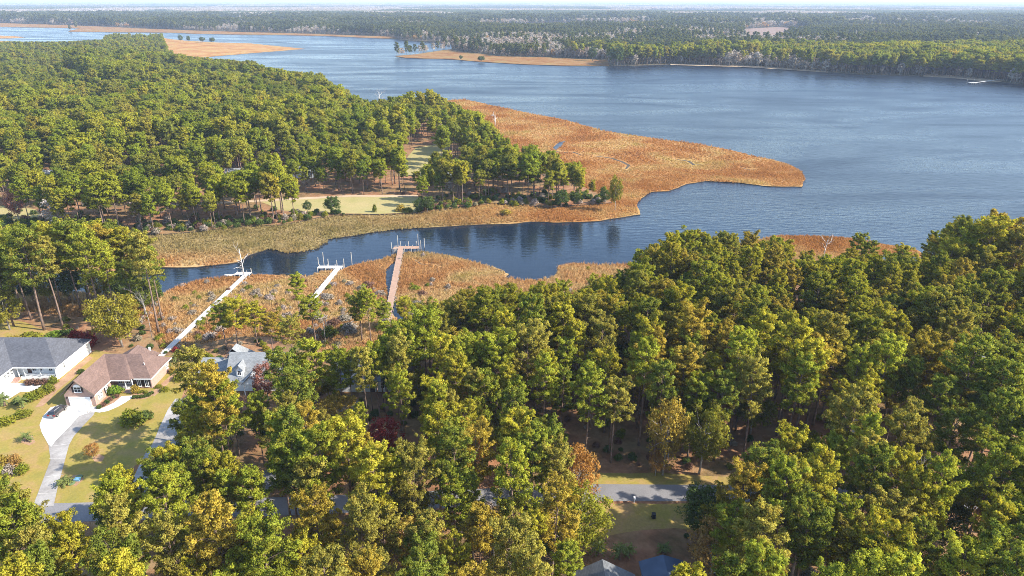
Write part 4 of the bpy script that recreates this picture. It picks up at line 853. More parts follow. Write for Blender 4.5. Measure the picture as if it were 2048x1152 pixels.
# pines one can pick out in the photograph: (base pixel, top pixel row, kit, ground level)
HAND = [((90,660),470,2,LZ),((127,657),478,1,LZ),((160,615),460,3,LZ),((186,618),452,2,LZ),((203,641),470,0,LZ),((236,606),455,8,LZ),((268,604),462,8,LZ),((318,664),478,6,LZ),((324,640),505,6,LZ),((15,645),478,2,LZ),((42,616),462,7,LZ),((-12,610),470,0,LZ),((66,600),455,8,LZ),((110,598),462,0,LZ),
        ((-20,642),475,3,LZ),((28,652),505,0,LZ),((62,640),474,8,LZ),((140,602),455,2,LZ),((216,602),455,2,LZ),((252,598),452,0,LZ),((292,612),486,8,LZ),((176,600),458,0,LZ),((122,612),468,5,LZ),((80,616),470,8,LZ),((232,628),494,0,LZ),((276,642),525,8,LZ),((302,602),480,2,LZ),((198,596),456,2,LZ),((8,600),462,2,LZ),((454,700),616,9,LZ),((478,702),606,2,LZ),((516,690),612,9,LZ),((548,712),636,4,LZ),((588,738),640,7,LZ),((602,640),553,6,MZ),((632,694),600,4,MZ),((742,690),584,7,MZ),((724,682),600,9,MZ),((770,676),610,4,MZ),((812,662),602,9,MZ),
        ((1240,640),548,4,LZ),((1270,600),505,6,LZ),((1120,640),566,7,LZ),((1160,652),584,6,LZ),((1190,628),560,4,MZ),((1700,560),476,4,LZ),((1790,570),497,7,LZ),((1845,560),468,6,LZ),((1722,575),490,9,LZ),
        ((1895,640),462,7,LZ),((1930,650),452,2,LZ),((1965,640),452,4,LZ),((1990,660),470,0,LZ),((2012,640),466,6,LZ),((2050,690),480,7,LZ),((1870,650),484,8,LZ),((2036,735),505,1,LZ),((1880,930),690,0,LZ),((1950,900),700,2,LZ),((475,940),770,1,LZ),((420,892),708,0,LZ),((388,940),812,3,LZ),((428,925),790,9,LZ),((590,872),712,2,LZ),((640,846),690,0,LZ),((1462,1112),940,7,LZ),((1500,1075),905,2,LZ),((1440,1200),1040,4,LZ),((1815,1125),1000,9,LZ),((1880,1100),955,3,LZ),((1545,1045),872,2,LZ),((1532,1115),935,0,LZ),((1845,1080),975,0,LZ),((1925,1085),930,8,LZ)]
hand = []
for (b, ty, ki, gz) in HAND:
    h = height_at(b, ty, gz); x, y = G2(*b, gz); s = h/PINE_H[ki]; hand.append([x, y, gz, ki, s, max(s, .5)*(1.0 if h > 15 else 1.25)])
hp = np.array([[p[0], p[1]] for p in hand])
pines = [p for p in pines if np.min(np.hypot(hp[:, 0]-p[0], hp[:, 1]-p[1])) > 4.5]
pines.sort(key=lambda p: p[0]**2+p[1]**2)
NIND = 300 - len(hand); single, rest = pines[:NIND], pines[NIND:]
def where(p, h):
    q = proj(np.array([[p[0], p[1], p[2]+h*.8]]))[0]; x, y = q
    if x < 345 and y < 720: return 'behind the white house'
    if x < 420 and y > 720: return 'bordering the brick house lawn'
    if x < 850 and y < 700 and p[1] > 165: return 'at the marsh edge by the docks'
    if x < 640 and y < 900: return 'close to the house with the dormer'
    if x < 800 and y >= 900: return 'in the woods below the dormer house'
    if x < 1000 and y < 800: return 'in the woods behind the tan dock'
    if x < 1180 and y >= 800: return 'in the woods left of the road clearing'
    if x < 1480 and y < 640: return 'on the wooded creek mouth point'
    if x < 1480: return 'in the woods behind the road clearing' if p[1] > 110 else 'around the two bottom roofs'
    if y < 560: return 'in the riverside group'
    if y < 780: return 'in the woods near the boardwalk'
    return 'in the bottom right woods'
ORD = ['leftmost', 'second from left', 'third from left', 'fourth from left', 'fifth from left', 'sixth from left', 'seventh from left', 'eighth from left', 'ninth from left', 'tenth from left', 'eleventh from left', 'twelfth from left']
todo = []
for p in hand + single:
    h = PINE_H[p[3]]*p[4]; sz = 'tall' if h > 24.5 else 'middling' if h > 19 else 'short'
    tn = str(r_.choice(list(TINT), p=[.2, .24, .12, .18, .1, .16]))
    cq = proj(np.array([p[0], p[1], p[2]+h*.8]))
    if cq[0] > 1840 and 640 < cq[1] < 900: tn = 'deep green'  # crowns on the shaded right side: the shade is put into their tint
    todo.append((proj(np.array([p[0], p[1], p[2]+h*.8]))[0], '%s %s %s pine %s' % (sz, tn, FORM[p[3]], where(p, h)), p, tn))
todo.sort(key=lambda t: t[0]); total, seen = {}, {}
for t in todo: total[t[1]] = total.get(t[1], 0)+1
for _, lab, p, tn in todo:
    k = seen.get(lab, 0); seen[lab] = k+1
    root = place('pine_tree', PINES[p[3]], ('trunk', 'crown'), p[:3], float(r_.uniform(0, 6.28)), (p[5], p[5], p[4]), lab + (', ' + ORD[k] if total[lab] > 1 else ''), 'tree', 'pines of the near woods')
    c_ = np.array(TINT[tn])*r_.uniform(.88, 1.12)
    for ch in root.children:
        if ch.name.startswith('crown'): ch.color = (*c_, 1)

def nth(k, n):
    w = ['leftmost', 'second', 'third', 'fourth', 'fifth', 'sixth', 'seventh', 'eighth', 'ninth', 'tenth', 'eleventh', 'twelfth', 'thirteenth', 'fourteenth', 'fifteenth', 'sixteenth', 'seventeenth', 'eighteenth', 'nineteenth', 'twentieth']
    if k == 0: return 'leftmost of these'
    if k == n-1: return 'rightmost of these'
    return (w[k] if k < 20 else 'number %d' % (k+1)) + ' from the left'
# broadleaved trees
KIT = {}
def kit(nm, fn, *a, **k):
    if nm not in KIT: KIT[nm] = fn(*a, **k)
    return KIT[nm]
BL = {'green': [broad_kit(301, mat='green_leaf'), broad_kit(302, mat='green_leaf', h=9, Rc=4)], 'dark': [broad_kit(303, mat='dark_leaf'), broad_kit(304, mat='dark_leaf', h=9, Rc=3.2)], 'gold': [broad_kit(305, mat='gold_leaf', sparse=.8), broad_kit(308, mat='gold_leaf', h=11, Rc=3.3, sparse=.7)],
      'orange': [broad_kit(306, mat='orange_leaf', sparse=.7)], 'red': [broad_kit(307, mat='red_leaf', sparse=.6, Rc=2.8)], 'rose': [broad_kit(309, mat='rose_leaf', sparse=.7)]}
BLH = {'green': [10, 9], 'dark': [10, 9], 'gold': [10, 11], 'orange': [10], 'red': [10], 'rose': [10]}
def broad(px, py, top, kind, label, gz=LZ, wide=1.0, k=0, name='broadleaf_tree', group=None):
    h = height_at((px, py), top, gz); s = h/BLH[kind][k]; x, y = G2(px, py, gz)
    return place(name, BL[kind][k], ('trunk', 'crown'), (x, y, gz), float(r_.uniform(0, 6.28)), (s*wide, s*wide, s), label, 'tree', group)
broad(245, 694, 588, 'green', 'bushy yellow-green tree between the white and brick houses', wide=1.1)
broad(262, 676, 600, 'gold', 'golden tinged tree behind the brick house roof')
broad(20, 660, 585, 'green', 'light green leafy tree at the left edge behind the white house')
broad(680, 868, 792, 'gold', 'round golden tree in the middle of the near woods', wide=1.25)
broad(772, 925, 838, 'red', 'dark red maple among the near pines', wide=1.0)
broad(537, 806, 728, 'rose', 'rosy thin-leaved tree in front of the dormer house', wide=.8)
broad(1150, 1015, 900, 'orange', 'orange-tinged tree at the left side of the road clearing', wide=.8)
broad(1325, 950, 800, 'gold', 'tall golden tree behind the road verge', wide=.7, k=1)
broad(1398, 948, 806, 'green', 'yellow-green tree above the right end of the verge', wide=.7, k=0)
broad(1310, 952, 905, 'orange', 'small russet sapling at the verge edge', wide=.8)
broad(1855, 1010, 930, 'orange', 'amber tree beside the grey leafless tree', wide=1.0)
broad(1965, 1090, 940, 'gold', 'golden green tree near the bottom right corner', wide=.9, k=1)
broad(1010, 820, 700, 'gold', 'yellowing tree in the woods behind the tan dock', wide=.6, k=1)
broad(40, 445, 380, 'rose', 'rust red tree at the left edge across the creek', 1.0, wide=.7)
broad(1405, 1085, 985, 'dark', 'dark evergreen at the right side of the shaded yard', wide=1.1)
broad(1440, 1120, 1010, 'green', 'green leafy tree over the parked car in the shade', wide=1.0)
broad(1150, 1110, 985, 'green', 'bright green leafy tree at the left of the shaded yard', wide=.9, k=1)
broad(655, 800, 735, 'green', 'yellow green tree over the buried house', wide=1.0)
broad(1230, 420, 352, 'green', 'slim tree at the tip of the pine point across the creek', 1.0, wide=.5)
for i, (px, py, top) in enumerate([(615, 425, 403), (665, 428, 392), (838, 425, 398), (855, 424, 392), (1122, 414, 380), (1150, 412, 385), (1210, 408, 380)]):
    broad(px, py, top, 'dark', 'dark evergreen at the far marsh edge, ' + nth(i, 7), 1.0, wide=1.1, k=i % 2, group='dark trees along the far marsh edge')
for i, (px, py, top, wd, lb) in enumerate([(362,84,70,1.0,'leftmost dark tree on the far marsh spit'), (378,84,72,.9,'thin tree in the group on the far marsh spit'), (405,85,74,1.6,'broad dark tree clump on the far marsh spit'), (424,86,75,1.5,'rightmost dark tree on the far marsh spit'),
        (922,120,111,1.2,'dark bush tree at the edge of the opposite marsh'), (962,124,112,1.7,'wide dark bush tree at the opposite marsh water edge'), (1185,122,95,1.0,'tall evergreen where the opposite marsh meets the woods'), (1235,131,92,1.1,'big evergreen leaning over the far waterline')]):
    broad(px, py, top, 'dark', lb, .6, wide=wd, k=i % 2)
for i, (px, py, top, kd) in enumerate([(5,612,548,'green'),(52,606,540,'dark'),(98,604,545,'green'),(150,600,538,'dark'),(205,604,545,'green'),(258,608,545,'dark'),(290,628,560,'green'),(312,612,560,'dark')]):
    broad(px, py, top, kd, '%s leafy tree under the creekside pines behind the white house, ' % ('light' if kd == 'green' else 'dark') + nth(i, 8), wide=1.05, k=i % 2, group='leafy trees under the creekside pines')
und = jitter_grid(near_up_line, 10.5, 33); und = und[(und[:, 1] > 70) & (und[:, 1] < 235) & (np.abs(und[:, 0]) < und[:, 1]*.72+20)]
ok = np.ones(len(und), bool)
for k in NO_BASE: ok &= ~inside(und, k)
und = und[ok]; r2 = np.random.default_rng(12); cnt = 0; ul = []
DESC = {'green': 'yellow green', 'dark': 'dark green', 'gold': 'golden', 'orange': 'orange brown'}
for x, y in und:
    if r2.uniform() > .5 or cnt > 110: continue
    kind = r2.choice(['green', 'dark', 'gold', 'orange'], p=[.42, .36, .13, .09]); k = int(r2.integers(len(BL[kind]))); s = r2.uniform(.75, 1.3)
    if y > 165: s *= .7
    if not crown_clear(x, y, LZ, 10*s, 3.8*s): continue
    q = proj(np.array([[x, y, LZ+8*s]]))[0]
    if not (0 < q[0] < 2048 and q[1] < 1150): continue
    side = 'left of the road clearing' if q[0] < 1170 else 'behind the road verge' if q[0] < 1460 and q[1] < 950 else 'right of the road clearing'
    ul.append((q[0], '%s understory tree %s' % (DESC[kind], side), kind, k, x, y, s)); cnt += 1
ul.sort(key=lambda t: t[0]); ut = {}; us = {}
for t in ul: ut[t[1]] = ut.get(t[1], 0)+1
for _, lab, kind, k, x, y, s in ul:
    i = us.get(lab, 0); us[lab] = i+1
    place('understory_tree', BL[kind][k], ('trunk', 'crown'), (x, y, LZ), float(r2.uniform(0, 6.28)), s, lab + (', ' + nth(i, ut[lab]) if ut[lab] > 1 else ''), 'tree', 'understory trees among the pines')

# leafless trees
def bare(px, py, top, label, gz, seed, mat='dead_wood', depth=4, **kw):
    h = height_at((px, py), top, gz); kt = bare_kit(seed, h, depth, mat, **kw)
    return place('bare_tree', kt, ('trunk', 'twigs'), (*G2(px, py, gz), gz), 0, 1, label, 'tree')
bare(490, 560, 487, 'bleached dead snag standing at the long dock head', MZ, 41, depth=2, r0=.2, spread=.55, kids=(2, 3), up=.3)
bare(990, 253, 204, 'tall white leafless tree on the far marsh point', MZ, 42, depth=3, r0=.28, spread=.6, kids=(3, 5), lead=False)
bare(1768, 1090, 955, 'grey leafless tree among pines at the lower right', LZ, 43, 'grey_bark', 4, r0=.22, spread=.55)
bare(1644, 530, 472, 'white dead stem by the river behind the treetops', MZ, 44, depth=2, r0=.16, kids=(2, 3))
bare(304, 676, 590, 'pale thin leafless tree behind the brick house', LZ, 45, 'grey_bark', 3, r0=.09)
bare(652, 690, 620, 'grey leafless sapling in the marsh between two docks', MZ, 46, 'grey_bark', 3, r0=.1)
bare(1155, 742, 640, 'grey bare tree inside the middle woods', LZ, 47, 'grey_bark', 4, r0=.16)
bare(1198, 760, 668, 'second grey bare tree inside the middle woods', LZ, 48, 'grey_bark', 4, r0=.16)
bare(176, 826, 792, 'small tan leafless crape myrtle beside the garage', LZ, 49, 'dead_wood', 4, r0=.07, lead=False, spread=.45, up=.6)
bare(760, 196+24, 178, 'grey leafless tree by the river at the forest end', 1.0, 50, 'dead_wood', 3, r0=.2)

# shrubs and garden plants
SHK = {}
for nm, a in dict(green=('green_leaf', 1.5, 1.0), dark=('dark_leaf', 1.5, 1.0), pale=('pale_shrub', 1.5, 1.0), brown=('brown_shrub', 1.5, 1.0), red=('red_leaf', 1.5, 1.0), gold=('gold_leaf', 1.5, 1.0), orange=('orange_leaf', 1.5, 1.0), lime=('lime_leaf', 1.5, 1.0)).items():
    SHK[nm] = [shrub_kit(500+len(SHK)*5+j, a[1], a[2], mat=a[0]) for j in range(2)]
def shrub(px, py, rad, ht, kind, label, gz=LZ, group=None, name='shrub'):
    x, y = G2(px, py, gz); return place(name, SHK[kind][int(r_.integers(2))], ('stem', 'foliage'), (x, y, gz), float(r_.uniform(0, 6.28)), (rad, rad, ht/1.5), label, 'shrub', group)
hd = place('clipped_hedge', SHK['lime'][0], ('stem', 'foliage'), (-99.4, 147.2, LZ), .2, (2.5, 1.4, 1.6), 'large bright lime green clipped hedge before the porch', 'hedge')
for i, (px, py) in enumerate([(199,816),(207,812),(214,806),(220,801),(225.5,797.5),(233.6,794.5)]): shrub(px, py, .72, .95, 'brown' if i % 2 else 'dark', 'small round shrub beside the curved walk, ' + nth(i, 6), group='round shrubs along the curved walk')
for i, (px, py) in enumerate([(269,796),(276.7,795.5),(283.6,794.8),(291,793.5),(298,791.5),(303,788)]): shrub(px, py, .68, .9, 'dark', 'small clipped shrub edging the entry bed, ' + nth(i, 6), group='round shrubs edging the entry bed')
for i, (px, py) in enumerate([(279,786),(286,785),(292,786)]): shrub(px, py, .6, .8, 'green', 'low green shrub under the bay windows, ' + nth(i, 3), group='low shrubs under the bay windows')
shrub(272, 786, 1.1, 2.6, 'gold', 'yellow green upright shrub beside the front steps'); shrub(268, 845, 3.1, 3.3, 'green', 'large round green bush alone on the front lawn')
shrub(291, 838, 1.9, 2.4, 'dark', 'darker bush touching the large round lawn bush')
broad(189, 917, 888, 'orange', 'tiny orange maple in its own bed on the lawn', wide=1.1, name='young_maple')
for px, py, rad, ht, kd, lb in ((8, 935, 2.0, 2.8, 'gold', 'golden shrub at the left frame edge by the lawn'), (30, 930, 1.7, 2.6, 'orange', 'orange shrub right of the golden shrub at the left'), (45, 945, 1.5, 2.2, 'green', 'green shrub with orange tips at the left lawn'),
        (18, 946, 1.5, 1.9, 'pale', 'pale grey twiggy shrub below the golden shrub'), (12, 846, 2.0, 1.8, 'green', 'sprawling green shrub at the left edge of the lawn'), (47, 832, 1.9, 1.7, 'green', 'green shrub left of the parking pad'), (62, 800, 1.8, 2.2, 'green', 'left green shrub of the hedge by the white house walk'),
        (78, 793, 1.9, 2.3, 'green', 'middle green shrub of the hedge by the white house walk'), (94, 784, 1.9, 2.5, 'green', 'right green shrub of the hedge by the white house walk'), (40, 806, 1.6, 1.6, 'dark', 'dark shrub beside the palms at the white house'),
        (163, 746, 1.0, 1.3, 'dark', 'small dark shrub on the strip between two houses'), (176, 690, 2.6, 4.6, 'red', 'crimson maple shrub behind the white house corner'), (152, 684, 2.4, 4.0, 'red', 'smaller crimson shrub left of the crimson maple'),
        (351, 703, .9, 1.5, 'red', 'small dark red shrub at the landward dock end'), (330, 782, 1.2, 1.3, 'green', 'low shrub beside the brick house side path'), (318, 775, .9, 1.0, 'green', 'lower shrub at the brick house side wall'),
        (345, 745, 1.0, 1.7, 'gold', 'yellow shrub at the rear corner of the brick house'), (362, 760, 1.7, 2.5, 'green', 'green shrub by the side lawn of the brick house'), (1012, 428, 3.0, 2.4, 'gold', 'yellow shrub on the far creek bank meadow edge'),
        (802, 422, 2.6, 3.2, 'gold', 'round yellow bush on the meadow across the creek'), (815, 424, 2.4, 2.6, 'green', 'olive bush beside the yellow meadow bush'), (750, 424, 1.1, 4.4, 'green', 'little young evergreen alone on the meadow'),
        (30, 690, 3.4, 2.8, 'gold', 'tawny shrub behind the charcoal roof'), (60, 680, 3.2, 2.6, 'green', 'yellow green shrub above the charcoal roof'), (110, 672, 2.6, 1.6, 'lime', 'bright green low shrub behind the charcoal roof'), (135, 668, 2.3, 1.8, 'dark', 'dark rounded shrub behind the charcoal roof ridge')):
    shrub(px, py, rad, ht, kd, lb, 1.0 if py < 500 else LZ)
for i, (px, py) in enumerate([(58,769),(67.5,769),(77.5,769),(90,768)]): shrub(px, py, 1.05, 1.7, 'brown', 'purplish brown round shrub before the white porch, ' + nth(i, 4), group='brown shrubs before the white porch')
shrub(107, 767, 1.2, 2.2, 'green', 'green shrub at the right corner of the white porch')
PK = [palm_kit(60, 1.0, 1.5), palm_kit(61, 1.8, 1.5, 26), palm_kit(62, .5, 1.3)]
for px, py, k, s, lb in ((54,882,0,1.15,'small palm in the sandy bed left of the driveway'), (130,968,2,1.5,'spiky palm beside the driveway near the blue box'), (10,812,1,1.3,'palm at the left edge by the white house walk'), (45,816,1,1.2,'palm right of the one at the left edge'),
        (357,724,1,1.2,'left of three palmettos behind the brick house'), (377,722,1,1.1,'middle of three palmettos behind the brick house'), (397,720,0,1.3,'right of three palmettos behind the brick house'), (340,738,0,.9,'small palm at the brick house rear corner'),
        (1195,1110,1,1.1,'leftmost palm in the shaded lower yard'), (1238,1118,1,1.2,'palm in the shaded yard beside the grey roof'), (1258,1110,0,1.1,'palm between the two lower roofs'), (1328,1106,0,1.1,'small palm above the blue roof'), (38,992,0,.8,'small palm beside the utility box')):
    place('palm', PK[k], ('trunk', 'fronds'), G(px, py, LZ), float(r_.uniform(0, 6.28)), s, lb, 'palm')
# pale seedhead bushes standing in the near marsh
MSH = [(498,578,1.6),(512,590,1.8),(548,588,1.5),(556,575,1.3),(540,600,1.8),(470,600,1.3),(430,620,1.4),(386,628,1.5),(400,650,1.6),(345,640,1.5),(360,665,1.6),(655,598,2.2),(668,650,2.2),(640,640,2.4),(660,670,2.6),(690,640,2.2),(700,660,2.4),(575,640,2.3),(560,655,2.2),
       (736,574,2.2),(722,580,1.8),(700,570,1.6),(760,590,1.8),(708,600,2.2),(830,580,2.0),(845,590,1.8),(835,612,2.2),(590,600,1.5),(520,628,1.8),(668,570,1.4),(440,660,2.0),(420,676,2.2),(640,612,1.8),(770,650,2.4),(820,632,1.8),(490,570,1.2)]
r3 = np.random.default_rng(44)
MSH.sort(); mc = {}
def mlab(i, px):
    kd = ['pale', 'pale', 'pale', 'green', 'pale', 'brown'][i % 6]; lb = {'pale': 'pale seedhead bush', 'green': 'olive green bush', 'brown': 'reddish brown bush'}[kd]
    return lb, 'left of the long white dock' if px < 425 else 'between the two white docks' if px < 640 else 'between the short and tan docks' if px < 790 else 'right of the tan dock'
mt_ = {}
for i, (px, py, rad) in enumerate(MSH): mt_[mlab(i, px)] = mt_.get(mlab(i, px), 0)+1
for i, (px, py, rad) in enumerate(MSH):
    kd = ['pale', 'pale', 'pale', 'green', 'pale', 'brown'][i % 6]; lb = {'pale': 'pale seedhead bush', 'green': 'olive green bush', 'brown': 'reddish brown bush'}[kd]
    key = mlab(i, px); j = mc.get(key, 0); mc[key] = j+1
    shrub(px, py, rad, rad*r3.uniform(.8, 1.15), kd, '%s %s' % key + (', ' + nth(j, mt_[key]) if mt_[key] > 1 else ''), MZ, 'bushes in the near marsh')

# ------------------------------------------------------------------ uncountable vegetation
# the forest across the creek (far more pines than could be built one by one) and the overflow of the near woods
MIDP = [pine_kit(400+i, h=22, cb=c, Rc=rc*1.22, nbr=38, ppb=6, per=20, size=.66, rp=(.7, 1.15), corew=1.3, mat='pine_mid', sides=4, flat=f, trunk_r=.3) for i, (c, rc, f) in enumerate([(.56, 4.2, .6), (.52, 3.8, .5), (.6, 4.6, 1.0), (.55, 4.2, .8), (.5, 3.6, .4)])]
FARP = [pine_kit(420+i, h=21, cb=.35, Rc=4.0, nbr=18, ppb=4, per=7, size=1.9, rp=(.9, 1.6), mat=mt, sides=3, flat=.6, trunk_r=.35, limb=False) for i, mt in enumerate(['far_green', 'far_green', 'far_green'])]
def grey_kit(seed, h, Rc, n, per, size, mat='far_grey'): return broad_kit(seed, h=h, Rc=Rc, cb=.25, n=n, per=per, size=size, mat=mat, rp=(.8, 1.4))
GREYM = [grey_kit(440, 14, 3.4, 70, 10, .7), grey_kit(441, 16, 3.0, 70, 10, .7)]; GREYF = [grey_kit(445, 15, 4.0, 26, 7, 1.8), grey_kit(446, 17, 3.6, 26, 7, 1.8)]
ORF = [grey_kit(448, 14, 3.8, 26, 8, 1.8, 'orange_leaf')]
def fuse(kt, nm, leaf=None):
    """trunk and crown of one low-detail tree as a single mesh with two materials"""
    a, b = kt; me = bpy.data.meshes.new(nm); va = np.empty(len(a.vertices)*3, np.float32); a.vertices.foreach_get('co', va); vb = np.empty(len(b.vertices)*3, np.float32); b.vertices.foreach_get('co', vb)
    na = len(a.vertices); Fs = [tuple(p.vertices) for p in a.polygons] + [tuple(v+na for v in p.vertices) for p in b.polygons]; nf = len(a.polygons)
    me.from_pydata(np.concatenate([va, vb]).reshape(-1, 3).tolist(), [], Fs)
    me.materials.append(a.materials[0]); me.materials.append(leaf or b.materials[0]); mi = np.zeros(len(Fs), np.int32); mi[nf:] = 1; me.polygons.foreach_set('material_index', mi); me.polygons.foreach_set('use_smooth', np.ones(len(Fs), bool))
    tn = np.zeros(na+len(b.vertices), np.float32); tb = np.empty(len(b.vertices), np.float32); b.attributes['tone'].data.foreach_get('value', tb); tn[na:] = tb
    me.attributes.new('tone', 'FLOAT', 'POINT').data.foreach_set('value', tn); me.update()
    cn = np.zeros((na+len(b.vertices), 3)); bn = np.empty(len(b.loops)*3, np.float32); b.corner_normals.foreach_get('vector', bn); cn[na:] = bn.reshape(-1, 3)
    an = np.empty(na*3, np.float32); a.vertices.foreach_get('normal', an); cn[:na] = an.reshape(-1, 3)
    me.normals_split_custom_set_from_vertices(cn.tolist()); return me
MIDM = [fuse(k, 'forest_tree') for k in MIDP]; FARM = [fuse(k, 'far_tree') for k in FARP]; GM = [fuse(k, 'grey_tree') for k in GREYM]; GF = [fuse(k, 'far_grey_tree') for k in GREYF]; OF = [fuse(k, 'far_orange_tree') for k in ORF]
NEARM = [fuse(k, 'near_tree', M['pine_rest']) for k in PINES]
MIDKEEP = [[(-60,416),(25,416),(62,424),(60,438),(20,446),(-60,446)], [(695,396),(825,396),(832,420),(760,428),(700,426)], [(812,334),(826,308),(858,297),(864,302),(854,326),(838,340)],
           [(1225,420),(1200,372),(1186,352),(1150,330),(1100,305),(1060,292),(1012,284),(985,250),(940,218),(890,200),(862,184),(820,186),(800,196),(735,205),(700,186),(640,152),(560,141),(500,126),(430,119),(350,112),(332,84),(328,62),(220,62),(205,80),(120,84),(-80,84),(-80,-50),(2100,-50),(2100,420)],
           [(465,330),(490,330),(490,348),(465,348)], [(90,338),(108,338),(108,352),(90,352)], [(158,262),(174,262),(174,272),(158,272)]]
MIDKEEP_L = MIDKEEP + [[(138,140),(150,150),(205,188),(200,198),(165,190),(138,168)]]
PLANT = [G2(*p, 1) for p in [(-250,97),(140,104),(128,128),(133,160),(150,198),(40,232),(-250,262)]]
GAP = [G2(*p, 1) for p in [(126,128),(134,128),(146,160),(180,180),(222,196),(226,204),(176,194),(138,170)]]
pts, idx, scl = [], [], []
mp = jitter_grid(mid_up_raw, 7.8, 51); mp = mp[in_frame(mp, 18, 80, 40)]
rm = np.random.default_rng(52)
nobase = [[G2(*p, 1) for p in q] for q in ([(520,399),(690,389),(838,391),(848,408),(836,426),(690,428),(560,421)], [(796,352),(800,330),(815,312),(830,296),(870,289),(900,293),(890,310),(872,352)], [(-60,412),(75,418),(80,432),(40,447),(-60,448)])]
ok = np.ones(len(mp), bool)
for k in nobase: ok &= ~inside(mp, k)
ok &= ~inside(mp, PLANT) & ~inside(mp, GAP); ok &= vnoise(mp[:, 0], mp[:, 1], 34, 77) < .86; mp = mp[ok]
H_ = np.concatenate([np.full(len(MIDM), 22.), [14, 16]])
gp = [G2(*p, 1) for p in [(640,195),(700,225),(800,240),(900,230),(890,212),(800,215),(720,200),(680,180)]]; gr = inside(mp, gp); gb = [G2(*p, 1) for p in [(-60,100),(330,100),(330,130),(-60,122)]]; gr2 = inside(mp, gb)
nmp = len(mp); grey = rm.uniform(size=nmp) < np.where(gr, .8, np.where(gr2, .25, .035)); ki = np.where(grey, len(MIDM)+rm.integers(0, 2, nmp), rm.integers(0, len(MIDM), nmp))
tall_edge = inside(mp, [G2(*p, 1) for p in [(135,125),(260,125),(330,200),(215,215),(150,170)]])
sc_ = rm.uniform(.62, 1.12, nmp)*(.66+.5*vnoise(mp[:, 0], mp[:, 1], 38, 8))*np.where(mp[:, 1] > 1000, .72, 1)*np.where(tall_edge, 1.25, 1); left = np.ones(nmp, bool)
for f in (1, .8, .6):
    good = left & clear_many(mp, 1.0, H_[ki]*sc_*f, 4.6*sc_*f, MIDKEEP); near = mp[:, 1] < 640
    good &= ~near | clear_many(mp, 1.0, H_[ki]*sc_*f, 4.6*sc_*f, MIDKEEP_L[-1:])
    for i in np.nonzero(good)[0]: pts.append((*mp[i], 1.0)); idx.append(int(ki[i])); scl.append(sc_[i]*f)
    left &= ~good
pp = jitter_grid(PLANT, 4.8, 55); pp = pp[in_frame(pp, 10, 80, 40)]; s_ = rm.uniform(.34, .58, len(pp))*np.where(rm.uniform(size=len(pp)) < .06, 1.6, 1); good = clear_many(pp, 1.0, 22*s_, np.full(len(pp), 2.), MIDKEEP)
for i in np.nonzero(good)[0]: pts.append((*pp[i], 1.0)); idx.append(int(rm.integers(len(MIDM)))); scl.append(s_[i])
nb = len(MIDM)+2
for p in rest: pts.append((p[0], p[1], p[2])); idx.append(nb+p[3]); scl.append(p[4])
pts = np.array(pts); n = len(pts)
scatter('pine_forest', pts, rm.uniform(0, 6.28, n), np.array(scl), idx, MIDM+GM+NEARM, 'dense green pine forest on the bank across the creek', 'forest')
print('forest trees', n, 'near pines', len(single)+len(hand), 'rest', len(rest), 'understory', cnt)

# undergrowth along the forest edges
SG = [SHK['dark'][0][1], SHK['green'][0][1], SHK['pale'][0][1], SHK['brown'][0][1]]
ed = []
FRONT = [(-40,452),(60,462),(200,470),(330,466),(450,455),(560,447),(640,434),(690,428),(840,424),(900,417),(980,407),(1100,412),(1180,408),(1222,404)]
for a, b_ in zip(FRONT[:-1], FRONT[1:]):
    A, B = np.array(G2(*a, 1)), np.array(G2(*b_, 1)); k = int(np.linalg.norm(B-A)/.55)
    for j in range(k): ed.append(A+(B-A)*rm.uniform() + np.array([rm.normal(0, 1.5), rm.uniform(-2, 1)+abs(rm.normal(0, 11))]))
ed = np.array(ed); ed = ed[~inside(ed, nobase[0])]; ne = len(ed)
uw = jitter_grid(near_up_line, 3.4, 71); uw = uw[(uw[:, 1] > 76) & (uw[:, 1] < 215) & (np.abs(uw[:, 0]) < uw[:, 1]*.74)]
ok = rm.uniform(size=len(uw)) < .38
for k in NO_BASE: ok &= ~inside(uw, k)
uw = uw[ok]
ms = jitter_grid(near_line, 2.4, 77); ms = ms[~inside(ms, near_up_line) & (ms[:, 0] > -125) & (ms[:, 0] < 60)]
ms = ms[rm.uniform(size=len(ms)) < np.clip((226-ms[:, 1])/85, .02, .30)]
P3 = np.concatenate([np.c_[ed, np.full(ne, 1.0)], np.c_[uw, np.full(len(uw), LZ)]]); n = len(P3)
scatter('undergrowth', P3, rm.uniform(0, 6.28, n), np.concatenate([rm.uniform(.7, 2.0, ne), rm.uniform(.5, 1.3, len(uw))]), rm.choice(4, n, p=[.45, .3, .15, .1]), SG, 'low scrub and bushes along the forest edges', 'undergrowth')
nms = len(ms); scatter('marsh_scrub', np.c_[ms, np.full(nms, MZ)], rm.uniform(0, 6.28, nms), rm.uniform(.45, 1.15, nms), rm.choice(4, nms, p=[.08, .42, .46, .04]), SG, 'low pale and olive scrub scattered through the near marsh', 'undergrowth')

